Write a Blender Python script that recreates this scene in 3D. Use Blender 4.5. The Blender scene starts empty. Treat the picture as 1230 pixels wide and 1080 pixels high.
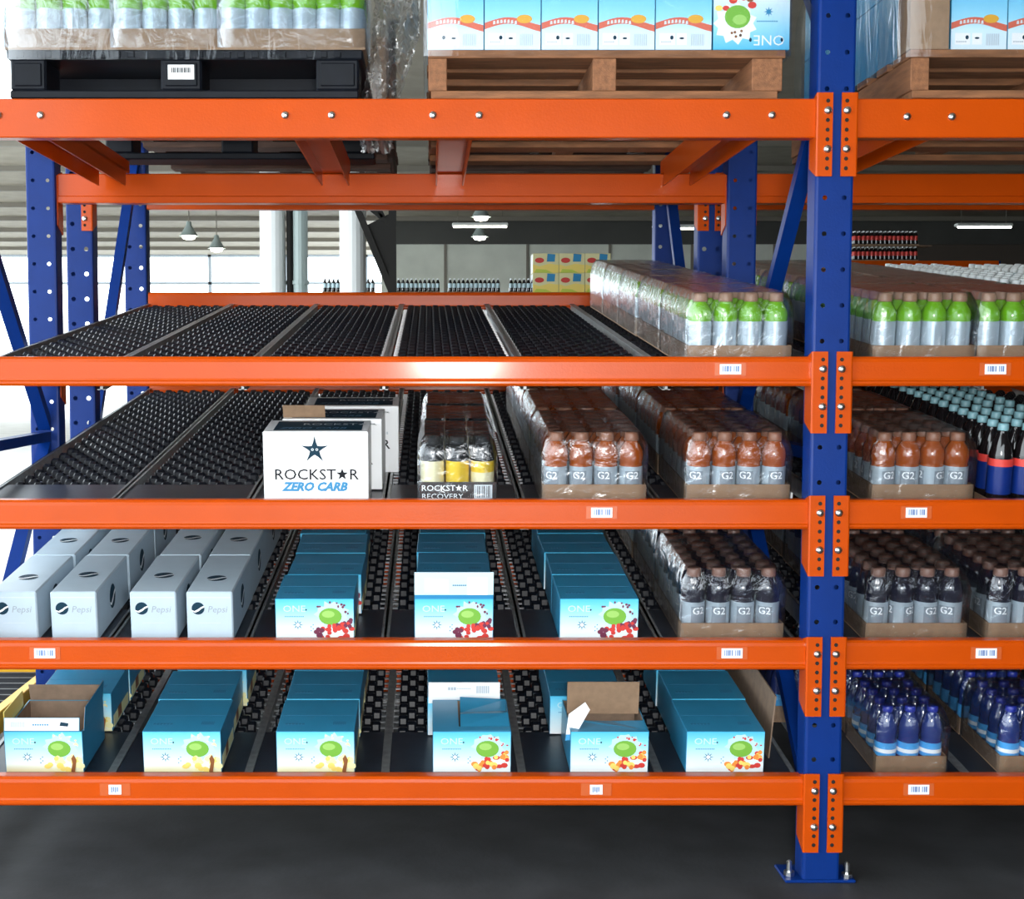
import bpy, bmesh, math, random
from mathutils import Matrix, Vector
R = random.Random(7)
C = bpy.context.scene.collection
PI = math.pi

# ------------------------------------------------------------------ camera, sky, lamps, exposure
cam_d = bpy.data.cameras.new('camera'); cam = bpy.data.objects.new('camera', cam_d); C.objects.link(cam)
cam.location = (0, -3.65, 1.4913)
cam.rotation_euler = (PI/2 - math.atan(100/1551), 0, 0)
cam_d.sensor_width = 36; cam_d.lens = 1551*36/1230; cam_d.shift_x = 100/1230
cam_d.clip_start = 0.05; cam_d.clip_end = 300
bpy.context.scene.camera = cam
sc = bpy.context.scene
sc.view_settings.view_transform = 'Standard'; sc.view_settings.look = 'None'
sc.view_settings.gamma = 1; sc.view_settings.use_curve_mapping = False
sc.view_settings.exposure = 0.28
w = bpy.data.worlds.new('overcast_sky'); sc.world = w; w.use_nodes = True
bg = w.node_tree.nodes['Background']; bg.inputs[0].default_value = (0.86, 0.95, 1.0, 1); bg.inputs[1].default_value = 4.4
def area(name, loc, rot, size, sizey, power, col=(1, 1, 1)):
    l = bpy.data.lights.new(name, 'AREA'); l.shape = 'RECTANGLE'; l.size = size; l.size_y = sizey
    l.energy = power; l.color = col
    o = bpy.data.objects.new(name, l); C.objects.link(o); o.location = loc; o.rotation_euler = rot
    return o
area('wide_camera_lamp', (0.16, -3.72, 1.516), (PI/2, 0, 0), 0.42, 0.07, 75, (1, 0.98, 0.95))  # lamp behind the camera, stretched wider than a flash for the beam highlights

# ------------------------------------------------------------------ materials
MATS = {}
def mat(name, col, rough=0.5, metal=0.0, noise=0.0, nscale=30, bump=0.0, bscale=80, spec=0.5, coat=0.0, stretch=None, trans=0.0, emit=0.0):
    if name in MATS: return MATS[name]
    m = bpy.data.materials.new(name); m.use_nodes = True; MATS[name] = m
    nt = m.node_tree; b = nt.nodes['Principled BSDF']
    b.inputs['Base Color'].default_value = (*col, 1); b.inputs['Roughness'].default_value = rough
    b.inputs['Metallic'].default_value = metal; b.inputs['Specular IOR Level'].default_value = spec
    b.inputs['Coat Weight'].default_value = coat; b.inputs['Transmission Weight'].default_value = trans
    if emit:
        b.inputs['Emission Color'].default_value = (*col, 1); b.inputs['Emission Strength'].default_value = emit
    if noise or bump:
        tc = nt.nodes.new('ShaderNodeTexCoord'); mp = nt.nodes.new('ShaderNodeMapping')
        nt.links.new(tc.outputs['Object'], mp.inputs[0])
        if stretch: mp.inputs['Scale'].default_value = stretch
    if noise:
        n = nt.nodes.new('ShaderNodeTexNoise'); n.inputs['Scale'].default_value = nscale; n.inputs['Detail'].default_value = 5
        nt.links.new(mp.outputs[0], n.inputs['Vector'])
        r = nt.nodes.new('ShaderNodeValToRGB')
        r.color_ramp.elements[0].position = 0.3; r.color_ramp.elements[1].position = 0.7
        r.color_ramp.elements[0].color = (*[c*(1-noise) for c in col], 1)
        r.color_ramp.elements[1].color = (*[min(1, c*(1+noise)) for c in col], 1)
        nt.links.new(n.outputs[0], r.inputs[0]); nt.links.new(r.outputs[0], b.inputs['Base Color'])
    if bump:
        n2 = nt.nodes.new('ShaderNodeTexNoise'); n2.inputs['Scale'].default_value = bscale; n2.inputs['Detail'].default_value = 3
        nt.links.new(mp.outputs[0], n2.inputs['Vector'])
        bp = nt.nodes.new('ShaderNodeBump'); bp.inputs['Strength'].default_value = bump; bp.inputs['Distance'].default_value = 0.01
        nt.links.new(n2.outputs[0], bp.inputs['Height']); nt.links.new(bp.outputs[0], b.inputs['Normal'])
    return m
def ramp_mat(name, stops, h, rough=0.35):
    """print whose ink fades from bottom to top of a panel h metres tall"""
    m = bpy.data.materials.new(name); m.use_nodes = True; MATS[name] = m
    nt = m.node_tree; b = nt.nodes['Principled BSDF']; b.inputs['Roughness'].default_value = rough
    tc = nt.nodes.new('ShaderNodeTexCoord'); sp = nt.nodes.new('ShaderNodeSeparateXYZ')
    d = nt.nodes.new('ShaderNodeMath'); d.operation = 'DIVIDE'; d.inputs[1].default_value = h
    r = nt.nodes.new('ShaderNodeValToRGB')
    nt.links.new(tc.outputs['Object'], sp.inputs[0]); nt.links.new(sp.outputs[2], d.inputs[0]); nt.links.new(d.outputs[0], r.inputs[0])
    el = r.color_ramp.elements
    while len(el) < len(stops): el.new(0.5)
    for e, (p, c) in zip(el, stops): e.position = p; e.color = (*c, 1)
    nt.links.new(r.outputs[0], b.inputs['Base Color'])
    return m
def film_mat(name, base=0.06, edge=0.5, rough=0.16, tint=(0.96, 0.98, 1.0), bump=0.5, scale=(18, 18, 18)):
    m = bpy.data.materials.new(name); m.use_nodes = True; MATS[name] = m
    nt = m.node_tree; nt.nodes.remove(nt.nodes['Principled BSDF']); out = nt.nodes['Material Output']
    t = nt.nodes.new('ShaderNodeBsdfTransparent'); t.inputs[0].default_value = (*tint, 1)
    g = nt.nodes.new('ShaderNodeBsdfGlossy'); g.inputs['Roughness'].default_value = rough; g.inputs['Color'].default_value = (0.95, 0.97, 1, 1)
    lw = nt.nodes.new('ShaderNodeLayerWeight'); lw.inputs[0].default_value = 0.35
    mr = nt.nodes.new('ShaderNodeMapRange'); mr.inputs['To Min'].default_value = base; mr.inputs['To Max'].default_value = edge
    mx = nt.nodes.new('ShaderNodeMixShader')
    tc = nt.nodes.new('ShaderNodeTexCoord'); mp = nt.nodes.new('ShaderNodeMapping'); mp.inputs['Scale'].default_value = scale
    n = nt.nodes.new('ShaderNodeTexNoise'); n.inputs['Scale'].default_value = 1; n.inputs['Detail'].default_value = 4; n.inputs['Distortion'].default_value = 0.8
    bp = nt.nodes.new('ShaderNodeBump'); bp.inputs['Strength'].default_value = bump; bp.inputs['Distance'].default_value = 0.02
    L = nt.links.new
    L(tc.outputs['Object'], mp.inputs[0]); L(mp.outputs[0], n.inputs['Vector']); L(n.outputs[0], bp.inputs['Height'])
    L(bp.outputs[0], g.inputs['Normal']); L(lw.outputs['Facing'], mr.inputs['Value']); L(mr.outputs[0], mx.inputs[0])
    L(t.outputs[0], mx.inputs[1]); L(g.outputs[0], mx.inputs[2]); L(mx.outputs[0], out.inputs[0])
    return m

ORANGE = mat('orange_paint', (0.49, 0.060, 0.0003), 0.34, noise=0.05, nscale=6, bump=0.05, bscale=160, spec=0.15, coat=0.22)
ORANGE.node_tree.nodes['Principled BSDF'].inputs['Coat Roughness'].default_value = 0.14
BLUE = mat('blue_paint', (0.0008, 0.024, 0.165), 0.42, noise=0.08, nscale=9, bump=0.05, bscale=150, spec=0.2)
STEEL = mat('zinc_steel', (0.72, 0.73, 0.74), 0.28, 1.0)
RAIL = mat('galvanised_rail', (0.34, 0.35, 0.35), 0.42, 0.7, noise=0.2, nscale=40)
AXLE = mat('steel_axle', (0.55, 0.56, 0.58), 0.3, 0.9)
WHEEL = mat('black_wheel_plastic', (0.006, 0.007, 0.011), 0.40, spec=0.25)
PLATE = mat('dark_steel_plate', (0.022, 0.028, 0.040), 0.36, 0.2, noise=0.25, nscale=14)
HOLE_SHADE = mat('hole_shade', (0.01, 0.008, 0.008), 0.7)
KRAFT = mat('kraft_card', (0.26, 0.165, 0.10), 0.75, noise=0.12, nscale=40)
KRAFT_IN = mat('kraft_inside', (0.24, 0.165, 0.115), 0.8, noise=0.15, nscale=30)
WHITE_CARD = mat('white_card', (0.86, 0.88, 0.90), 0.4)
SODA_CARD = mat('silver_white_card', (0.47, 0.58, 0.67), 0.4, noise=0.03, nscale=20)
WHITE = mat('white_ink', (0.85, 0.88, 0.9), 0.4)
BLACK = mat('black_ink', (0.010, 0.012, 0.016), 0.6, spec=0.15)
NAVY = mat('navy_ink', (0.008, 0.035, 0.06), 0.6, spec=0.15)
GREY = mat('grey_ink', (0.42, 0.48, 0.55), 0.5)
SILVERINK = mat('silver_ink', (0.30, 0.35, 0.40), 0.5)
ICE = mat('ice_blue_ink', (0.58, 0.80, 0.90), 0.45)
SPLASH = mat('splash_ink', (0.50, 0.76, 0.86), 0.45)
PALEGREY = mat('pale_grey_ink', (0.6, 0.66, 0.7), 0.5)
CYAN = mat('cyan_ink', (0.025, 0.23, 0.46), 0.4)
SKYBLUE = mat('sky_blue_card', (0.03, 0.24, 0.42), 0.32, noise=0.05, nscale=12)
DEEPBLUE = mat('muted_blue_ink', (0.03, 0.16, 0.3), 0.4)
LEAFGREEN = mat('coconut_green_ink', (0.17, 0.42, 0.05), 0.4)
LIGHTGREEN = mat('coconut_highlight_ink', (0.32, 0.58, 0.14), 0.4)
RED = mat('berry_red_ink', (0.62, 0.05, 0.04), 0.4)
DARKRED = mat('berry_dark_ink', (0.16, 0.03, 0.07), 0.4)
ORANGEINK = mat('orange_ink', (0.85, 0.27, 0.05), 0.4)
YELLOWINK = mat('yellow_ink', (0.86, 0.66, 0.16), 0.4)
PALEYELLOW = mat('pale_yellow_ink', (0.85, 0.8, 0.42), 0.4)
BROWNINK = mat('brown_ink', (0.25, 0.09, 0.03), 0.4)
CARDWHITE = mat('label_paper', (0.82, 0.84, 0.86), 0.5)
INKBLUE = mat('barcode_ink', (0.12, 0.2, 0.42), 0.5)
SLEEVE = mat('label_sleeve', (0.52, 0.10, 0.025), 0.25)
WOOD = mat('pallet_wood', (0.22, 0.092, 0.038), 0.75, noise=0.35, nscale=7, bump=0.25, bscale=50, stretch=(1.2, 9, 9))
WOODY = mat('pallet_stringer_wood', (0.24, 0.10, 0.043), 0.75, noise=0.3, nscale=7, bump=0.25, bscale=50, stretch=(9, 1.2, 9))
BLACKPL = mat('black_pallet_plastic', (0.0045, 0.006, 0.010), 0.5, noise=0.2, nscale=20, spec=0.18)
CONCRETE = mat('dark_concrete', (0.033, 0.035, 0.039), 0.68, noise=0.35, nscale=5, bump=0.08, bscale=60)
APRON = mat('pale_concrete', (0.72, 0.72, 0.70), 0.8, noise=0.08, nscale=2)
CEIL = mat('ceiling_deck', (0.27, 0.24, 0.19), 0.7, noise=0.12, nscale=3)
JOIST = mat('ceiling_joist', (0.18, 0.16, 0.13), 0.6)
WALLGREY = mat('grey_wall', (0.60, 0.62, 0.55), 0.8, noise=0.1, nscale=1.5)
WALLDARK = mat('dark_wall', (0.06, 0.06, 0.055), 0.8, noise=0.15, nscale=1.0)
COLW = mat('white_column_paint', (0.80, 0.82, 0.82), 0.5)
PIPE = mat('grey_green_pipe', (0.30, 0.36, 0.35), 0.4)
DARKSTEEL = mat('dark_brown_steel', (0.012, 0.011, 0.010), 0.6, spec=0.2)
LAMP = mat('lamp_glow', (1.0, 0.95, 0.82), 0.5, emit=9)
YELLOW = mat('yellow_paint', (0.85, 0.45, 0.02), 0.4)
CLEARPL = film_mat('clear_film', 0.045, 0.95, 0.22, bump=0.45)
LOADFILM = film_mat('stretch_film', 0.025, 0.40, 0.16, bump=0.6, scale=(9, 9, 3))
WRAPTAIL = film_mat('crumpled_film', 0.16, 0.55, 0.36, tint=(0.74, 0.71, 0.66), bump=0.9, scale=(14, 14, 7))

# ------------------------------------------------------------------ mesh builder
class MB:
    def __init__(s): s.v = []; s.f = []; s.m = []; s.mats = []
    def mi(s, m):
        if m not in s.mats: s.mats.append(m)
        return s.mats.index(m)
    def add(s, verts, faces, m, M=None):
        o = len(s.v); k = s.mi(m)
        s.v += [tuple(M @ Vector(p)) for p in verts] if M else [tuple(p) for p in verts]
        s.f += [tuple(i+o for i in f) for f in faces]; s.m += [k]*len(faces)
        return s
    def box(s, x0, x1, y0, y1, z0, z1, m, M=None):
        v = [(x, y, z) for z in (z0, z1) for y in (y0, y1) for x in (x0, x1)]
        return s.add(v, [(0,2,3,1),(4,5,7,6),(0,1,5,4),(2,6,7,3),(0,4,6,2),(1,3,7,5)], m, M)
    def cbox(s, x0, x1, y0, y1, z0, z1, c, m, M=None):
        """box with chamfered edges: three shrunk rectangles joined by a hull"""
        bm = bmesh.new()
        for x, xs in ((x0, 1), (x1, -1)):
            for y, ys in ((y0, 1), (y1, -1)):
                for z, zs in ((z0, 1), (z1, -1)):
                    bm.verts.new((x, y+ys*c, z+zs*c)); bm.verts.new((x+xs*c, y, z+zs*c)); bm.verts.new((x+xs*c, y+ys*c, z))
        bmesh.ops.convex_hull(bm, input=bm.verts[:])
        bmesh.ops.dissolve_limit(bm, angle_limit=0.01, verts=bm.verts[:], edges=bm.edges[:])
        bm.verts.index_update()
        s.add([v.co[:] for v in bm.verts], [tuple(v.index for v in f.verts) for f in bm.faces], m, M); bm.free()
        return s
    def lathe(s, prof, n, m, M=None, cap=True):
        """prof [(r, z)] about Z; m a material or one per band"""
        base = len(s.v)
        P = [(r*math.cos(2*PI*i/n), r*math.sin(2*PI*i/n), z) for r, z in prof for i in range(n)]
        s.v += [tuple(M @ Vector(p)) for p in P] if M else P
        for j in range(len(prof)-1):
            k = s.mi(m[j] if isinstance(m, (list, tuple)) else m)
            for i in range(n):
                a, b = base+j*n+i, base+j*n+(i+1) % n
                s.f.append((a, b, b+n, a+n)); s.m.append(k)
        if cap:
            k0 = s.mi(m[0] if isinstance(m, (list, tuple)) else m); k1 = s.mi(m[-1] if isinstance(m, (list, tuple)) else m)
            s.f.append(tuple(base+i for i in reversed(range(n)))); s.m.append(k0)
            e = base+(len(prof)-1)*n
            s.f.append(tuple(e+i for i in range(n))); s.m.append(k1)
        return s
    def tube(s, a, b, r, n, m):
        a, b = Vector(a), Vector(b); d = b-a
        M = Matrix.Translation(a) @ d.to_track_quat('Z', 'Y').to_matrix().to_4x4()
        return s.lathe([(r, 0), (r, d.length)], n, m, M)
    def bar(s, a, b, wx, wy, m, up=(1, 0, 0)):
        """square bar from a to b; wx along `up`"""
        a, b = Vector(a), Vector(b); d = (b-a); L = d.length; d.normalize()
        u = Vector(up); u = (u-d*u.dot(d)).normalized(); v = d.cross(u)
        M = Matrix(((u.x, v.x, d.x, a.x), (u.y, v.y, d.y, a.y), (u.z, v.z, d.z, a.z), (0, 0, 0, 1)))
        return s.box(-wx/2, wx/2, -wy/2, wy/2, 0, L, m, M)
    def prism_x(s, prof, x0, x1, m):
        """closed (y, z) outline swept along X"""
        n = len(prof)
        v = [(x0, y, z) for y, z in prof] + [(x1, y, z) for y, z in prof]
        f = [(i, (i+1) % n, n+(i+1) % n, n+i) for i in range(n)] + [tuple(reversed(range(n))), tuple(range(n, 2*n))]
        return s.add(v, f, m)
    def holes(s, x0, x1, z0, z1, y, pts, r, m, n=8):
        """sheet in the XZ plane at depth y, pierced by octagonal holes at pts [(x, z)] laid out in cells"""
        xs = sorted({p[0] for p in pts}); zs = sorted({p[1] for p in pts})
        xe = [x0]+[(a+b)/2 for a, b in zip(xs, xs[1:])]+[x1]; ze = [z0]+[(a+b)/2 for a, b in zip(zs, zs[1:])]+[z1]
        P = set(pts)
        for i, hx in enumerate(xs):
            for j, hz in enumerate(zs):
                a, b, c, d = xe[i], xe[i+1], ze[j], ze[j+1]
                if (hx, hz) not in P:
                    s.add([(a, y, c), (b, y, c), (b, y, d), (a, y, d)], [(0, 1, 2, 3)], m); continue
                q = r*0.414
                o = [(hx-q, c), (hx+q, c), (b, hz-q), (b, hz+q), (hx+q, d), (hx-q, d), (a, hz+q), (a, hz-q)]
                corner = {1: (b, c), 3: (b, d), 5: (a, d), 7: (a, c)}
                h = [(hx-q, hz-r), (hx+q, hz-r), (hx+r, hz-q), (hx+r, hz+q), (hx+q, hz+r), (hx-q, hz+r), (hx-r, hz+q), (hx-r, hz-q)]
                v = [(X, y, Z) for X, Z in o+h]
                f = []
                for k in range(8):
                    k2 = (k+1) % 8
                    if k in corner:
                        v.append((corner[k][0], y, corner[k][1])); f.append((k, len(v)-1, k2, 8+k2, 8+k))
                    else: f.append((k, k2, 8+k2, 8+k))
                s.add(v, f, m)
        return s
    def poly(s, pts, y, m, M=None):
        """flat print in the XZ plane facing -Y"""
        return s.add([(x, y, z) for x, z in pts], [tuple(range(len(pts)))], m, M)
    def disc(s, cx, cz, rx, rz, y, m, n=16, M=None):
        return s.poly([(cx+rx*math.cos(2*PI*i/n), cz+rz*math.sin(2*PI*i/n)) for i in range(n)], y, m, M)
    def text(s, t, x, z, size, y, m, align='CENTER', shear=0.0, wide=1.0, bold=0.0, M=None):
        for p, f in [text_geo(t, align, shear, bold)]:
            s.add([(x+a*size*wide, y, z+b*size) for a, b in p], f, m, M)
        return s
    def mesh(s, name, smooth=False):
        me = bpy.data.meshes.new(name); me.from_pydata(s.v, [], s.f)
        for m in s.mats: me.materials.append(m)
        me.polygons.foreach_set('material_index', s.m)
        if smooth: me.polygons.foreach_set('use_smooth', [True]*len(s.f))
        me.update()
        return me
    def obj(s, name, parent=None, loc=(0, 0, 0), smooth=False):
        return put(name, s.mesh(name, smooth), parent, loc)
_TX = {}
def text_geo(t, align, shear, bold):
    key = (t, align, shear, bold)
    if key not in _TX:
        cu = bpy.data.curves.new('lettering', 'FONT'); cu.body = t; cu.align_x = align; cu.shear = shear; cu.offset = bold
        cu.resolution_u = 2; cu.size = 1.0
        o = bpy.data.objects.new('lettering', cu); C.objects.link(o)
        dg = bpy.context.evaluated_depsgraph_get()
        me = bpy.data.meshes.new_from_object(o.evaluated_get(dg))
        _TX[key] = ([(v.co.x, v.co.y) for v in me.vertices], [tuple(p.vertices) for p in me.polygons])
        bpy.data.meshes.remove(me); bpy.data.objects.remove(o); bpy.data.curves.remove(cu)
    return _TX[key]
def put(name, me, parent=None, loc=(0, 0, 0), rz=0.0):
    o = bpy.data.objects.new(name, me); C.objects.link(o); o.location = loc
    if rz: o.rotation_euler = (0, 0, rz)
    if parent: o.parent = parent
    return o
def thing(name, label, cat, loc=(0, 0, 0), rot=(0, 0, 0), group=None):
    o = bpy.data.objects.new(name, None); C.objects.link(o); o.empty_display_size = 0.05
    o.location = loc; o.rotation_euler = rot
    o['label'] = label; o['category'] = cat; o['kind'] = 'thing'
    if group: o['group'] = group
    return o
def tag(o, label, cat, group=None):
    o['label'] = label; o['category'] = cat; o['kind'] = 'thing'
    if group: o['group'] = group
    return o
def struct(name, mb, **k):
    o = mb.obj(name, **k)
    if not o.parent: o['kind'] = 'structure'
    return o
def star_pts(cx, cz, r, inner=0.4, n=5, rot=PI/2):
    return [(cx+(r if i % 2 == 0 else r*inner)*math.cos(rot+PI*i/n), cz+(r if i % 2 == 0 else r*inner)*math.sin(rot+PI*i/n)) for i in range(2*n)]
ORD = ['first', 'second', 'third', 'fourth', 'fifth', 'sixth', 'seventh', 'eighth']

# ------------------------------------------------------------------ the building
struct('floor', MB().box(-2.7, 17, -6.8, 29, -0.2, 0, CONCRETE))
struct('ground_outside', MB().box(-70, -2.7, -40, 90, -0.22, -0.01, APRON).box(-2.7, 60, -40, -6.8, -0.22, -0.01, APRON).box(-2.7, -1.15, 29, 90, -0.22, -0.01, APRON))
ceil = struct('ceiling', MB().box(-4.0, 17, -6.8, 16.5, 5.05, 5.25, CEIL).box(-18.0, 17, 16.5, 39, 5.05, 5.25, CEIL))
struct('wall_front_added', MB().box(2.6, 17, -6.8, -6.5, 0, 5.05, WALLDARK).box(-2.7, 2.6, -6.8, -6.5, 3.1, 5.05, WALLDARK))  # unseen wall added behind the camera, its opening shaped for the front light
jm = MB().box(-17.5, 17, -0.05, 0.05, 0, 0.10, JOIST).mesh('ceiling_joist')
for y in [17+2.6*i for i in range(8)]: put('ceiling_joist', jm, ceil, (0, y, 4.95))
struct('wall_back', MB().box(-1.15, 11.6, 28, 28.3, 0, 4.45, WALLGREY).box(11.6, 17, 28, 28.3, 0, 4.45, mat('brown_wall', (0.07, 0.055, 0.045), 0.8)).box(-1.15, 17, 27.9, 28.3, 4.45, 5.05, WALLDARK))
sm = MB().box(-0.03, 0.03, -0.03, 0, 0, 4.45, JOIST).mesh('wall_rib')
for x in (0.4, 2.4, 4.4, 6.4, 8.4, 10.4): put('wall_rib', sm, bpy.data.objects['wall_back'], (x, 28, 0))
struct('wall_right_added', MB().box(17, 17.3, -6.8, 39, 0, 5.25, WALLDARK))  # unseen wall added to keep the right side darker
win = MB()
for x in (-17, -14.5, -12, -9.5, -7, -4.6, -2.0): win.box(x-0.05, x+0.05, 37.9, 38.0, 0, 5.05, GREY)
win.box(-17, -1.15, 37.9, 38.0, 4.1, 4.18, GREY).box(-17, -1.15, 37.9, 38.0, 4.98, 5.05, GREY)
struct('window_1', win)
# columns and pipes behind the rack
for nm, x, r, m in (('column', -2.115, 0.175, COLW), ('column', -1.03, 0.18, COLW)):
    c = struct(nm, MB().lathe([(r, 0), (r, 5.05)], 20, m), loc=(x, 14, 0), smooth=False)
    put('base_plate', MB().cbox(-0.178, 0.178, -0.2, 0.2, 0, 0.03, 0.005, JOIST).mesh('base_plate'), c)
for x, r, m, lab in ((-1.885, 0.045, DARKSTEEL, 'thin dark drain pipe standing beside the white column'), (-1.74, 0.10, PIPE, 'wide grey green pipe standing between the white columns')):
    t = thing('drain_pipe', lab, 'pipe', (x, 14, 0))
    MB().lathe([(r, 0), (r, 5.05)], 14, m).obj('pipe', t, smooth=False)
    for z in (2.6, 3.6): MB().lathe([(r*1.15, z), (r*1.15, z+0.05)], 14, m).obj('clamp', t)
t = thing('knee_brace', 'dark brown steel lattice brace hanging beside the white column', 'brace', (-0.38, 10, 0))
MB().box(-0.04, 0.04, -0.05, 0.05, 0, 5.04, DARKSTEEL).obj('post', t)
MB().bar((0, 0, 2.25), (-0.62, 0, 3.75), 0.07, 0.07, DARKSTEEL, (0, 1, 0)).bar((-0.62, 0, 3.75), (-0.98, 0, 4.98), 0.07, 0.07, DARKSTEEL, (0, 1, 0)).obj('diagonal', t)
MB().bar((0, 0, 2.95), (-0.42, 0, 3.3), 0.05, 0.05, DARKSTEEL, (0, 1, 0)).bar((-0.1, 0, 3.05), (-0.5, 0, 3.9), 0.05, 0.05, DARKSTEEL, (0, 1, 0)).bar((0, 0, 3.6), (-0.5, 0, 3.6), 0.05, 0.05, DARKSTEEL, (0, 1, 0)).obj('strut', t)
MB().add([(0, -0.01, 2.3), (-0.30, -0.01, 2.95), (0, -0.01, 3.1), (0, 0.01, 2.3), (-0.30, 0.01, 2.95), (0, 0.01, 3.1)], [(0, 2, 1), (3, 4, 5), (0, 1, 4, 3), (1, 2, 5, 4), (2, 0, 3, 5)], DARKSTEEL).obj('gusset', t)
# lamps under the roof
def high_bay(x, y, z, lab):
    t = thing('high_bay_lamp', lab, 'lamp', (x, y, z), group='high bay lamps under the roof')
    MB().lathe([(0.05, 0.30), (0.06, 0.22), (0.18, 0.02), (0.20, 0.0)], 16, PIPE, cap=False).obj('shade', t, smooth=True)
    MB().lathe([(0.02, -0.08), (0.12, -0.06), (0.15, 0.0), (0.10, 0.05)], 14, LAMP).obj('bulb', t, smooth=True)
    MB().tube((0, 0, 0.29), (0, 0, 5.05-z), 0.012, 6, JOIST).obj('stem', t)
high_bay(1.03, 22, 4.42, 'round glowing lamp hung high before the grey wall, nearer of two')
high_bay(1.16, 26.0, 4.43, 'round glowing lamp hung close to the grey back wall')
high_bay(-5.0, 23.5, 4.20, 'round glowing lamp above the bright opening, higher of the pair')
high_bay(-4.75, 25.5, 4.12, 'round glowing lamp above the bright opening, lower of the pair')
def tube_lamp(x, y, z, L, lab):
    t = thing('tube_lamp', lab, 'lamp', (x, y, z), group='long tube lamps under the roof')
    MB().cbox(-L/2, L/2, -0.10, 0.10, 0.03, 0.10, 0.02, COLW).obj('housing', t)
    MB().lathe([(0.028, -L/2+0.03), (0.028, L/2-0.03)], 8, LAMP, Matrix.Translation((0, -0.05, 0.02)) @ Matrix.Rotation(PI/2, 4, 'Y')).obj('tube', t)
    for s in (-1, 1): MB().tube((s*L*0.4, 0, 0.1), (s*L*0.4, 0, 5.05-z), 0.008, 5, JOIST).obj('hanger', t)
tube_lamp(1.1, 24.3, 4.46, 1.2, 'long tube lamp hung between the two round lamps')
tube_lamp(5.4, 24.3, 4.42, 1.2, 'long tube lamp seen between the rear blue posts')
tube_lamp(11.9, 24.3, 4.45, 1.2, 'long tube lamp over the clear bottles at far right')

# ------------------------------------------------------------------ rack: uprights
ZB = [2.236, 1.519, 1.112, 0.707, 0.309]
BB = [0, 1.469, 1.064, 0.664, 0.267]          # tops of the front beams
SL = 0.123; TH = math.atan(SL)
def bed(shelf, y): return BB[shelf]+SL*y      # shelf 1..4: surface of the sloping roller lanes
PY = [0.0, 1.07, 1.585, 2.58]                      # fronts of the four posts of a side
BAY = 2.54
XL, XR = -1.405, 1.135
PW = 0.107
pm = {}
def post_mesh(h, face=1):
    if (h, face) in pm: return pm[(h, face)]
    b = MB(); n = int((h-0.1)/0.1)
    pts = [(sx*0.027, 0.16+0.1*i) for sx in (-1, 1) for i in range(n)]
    W = PW/2; r = 0.008
    b.holes(-W+r, W-r, 0, h, 0 if face > 0 else 0.075, pts, 0.0065 if face > 0 and h > 4.1 else 0.0085, BLUE)
    y0, y1 = (0, 0.075) if face > 0 else (0.075, 0)
    for s in (-1, 1):
        e = 0.002*(1 if face > 0 else -1)
        b.add([(s*(W-r), y0, 0), (s*(W-r*0.3), y0+e, 0), (s*W, y0+4*e, 0), (s*W, y1, 0), (s*(W-r), y0, h), (s*(W-r*0.3), y0+e, h), (s*W, y0+4*e, h), (s*W, y1, h)],
              [(0, 1, 5, 4), (1, 2, 6, 5), (2, 3, 7, 6)], BLUE)
        b.box(min(s*W, s*(W-0.022)), max(s*W, s*(W-0.022)), y1-0.002, y1+0.002, 0, h, BLUE)
    pm[(h, face)] = b.mesh('post'); return pm[(h, face)]
foot_me = MB().cbox(-0.105, 0.100, -0.008, 0.115, 0.0, 0.009, 0.003, BLUE).mesh('foot_plate')
anchor_me = MB().lathe([(0.016, 0.010), (0.016, 0.022), (0.008, 0.022), (0.008, 0.05), (0.003, 0.055)], 8, STEEL).mesh('anchor_bolt')
def upright(x, y0, y1, h, braces, lab):
    t = thing('upright_frame', lab, 'rack frame', (x, y0, 0), group='blue upright frames of the rack')
    for y, f in ((0, 1), (y1-y0, 1)):
        put('post', post_mesh(h, f), t, (0, y, 0.002))
        fp = put('foot_plate', foot_me, t, (0, y, 0))
        for a in ((-0.084, 0.03), (0.080, 0.015)): put('anchor_bolt', anchor_me, fp, (a[0], a[1], 0))
    for ya, za, yb, zb in braces:
        MB().bar((0, ya, za), (0, yb, zb), 0.045, 0.035, BLUE).obj('brace', t)
D1 = PY[1]-PY[0]; D2 = PY[3]-PY[2]
bf = [(0.07, 0.16, D1+0.01, 1.21), (0.07, 1.235, D1+0.01, 1.235), (D1+0.01, 1.27, 0.07, 2.33), (0.07, 2.40, D1+0.01, 3.45)]
bb = [(0.07, 0.16, D2+0.01, 0.98), (0.07, 1.06, D2+0.01, 2.47), (0.07, 2.55, D2+0.01, 2.55)]
upright(XR, PY[0], PY[1], 4.2, bf, 'tall blue front upright frame in the middle, full front post visible')
upright(XL, PY[0], PY[1], 4.2, bf, 'blue front upright frame at the far left side, front post cropped')
upright(XR, PY[2], PY[3], 2.75, bb, 'blue rear upright frame standing behind the middle post')
upright(XL, PY[2], PY[3], 2.75, bb, 'blue rear upright frame at the left, before bright daylight')

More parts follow.
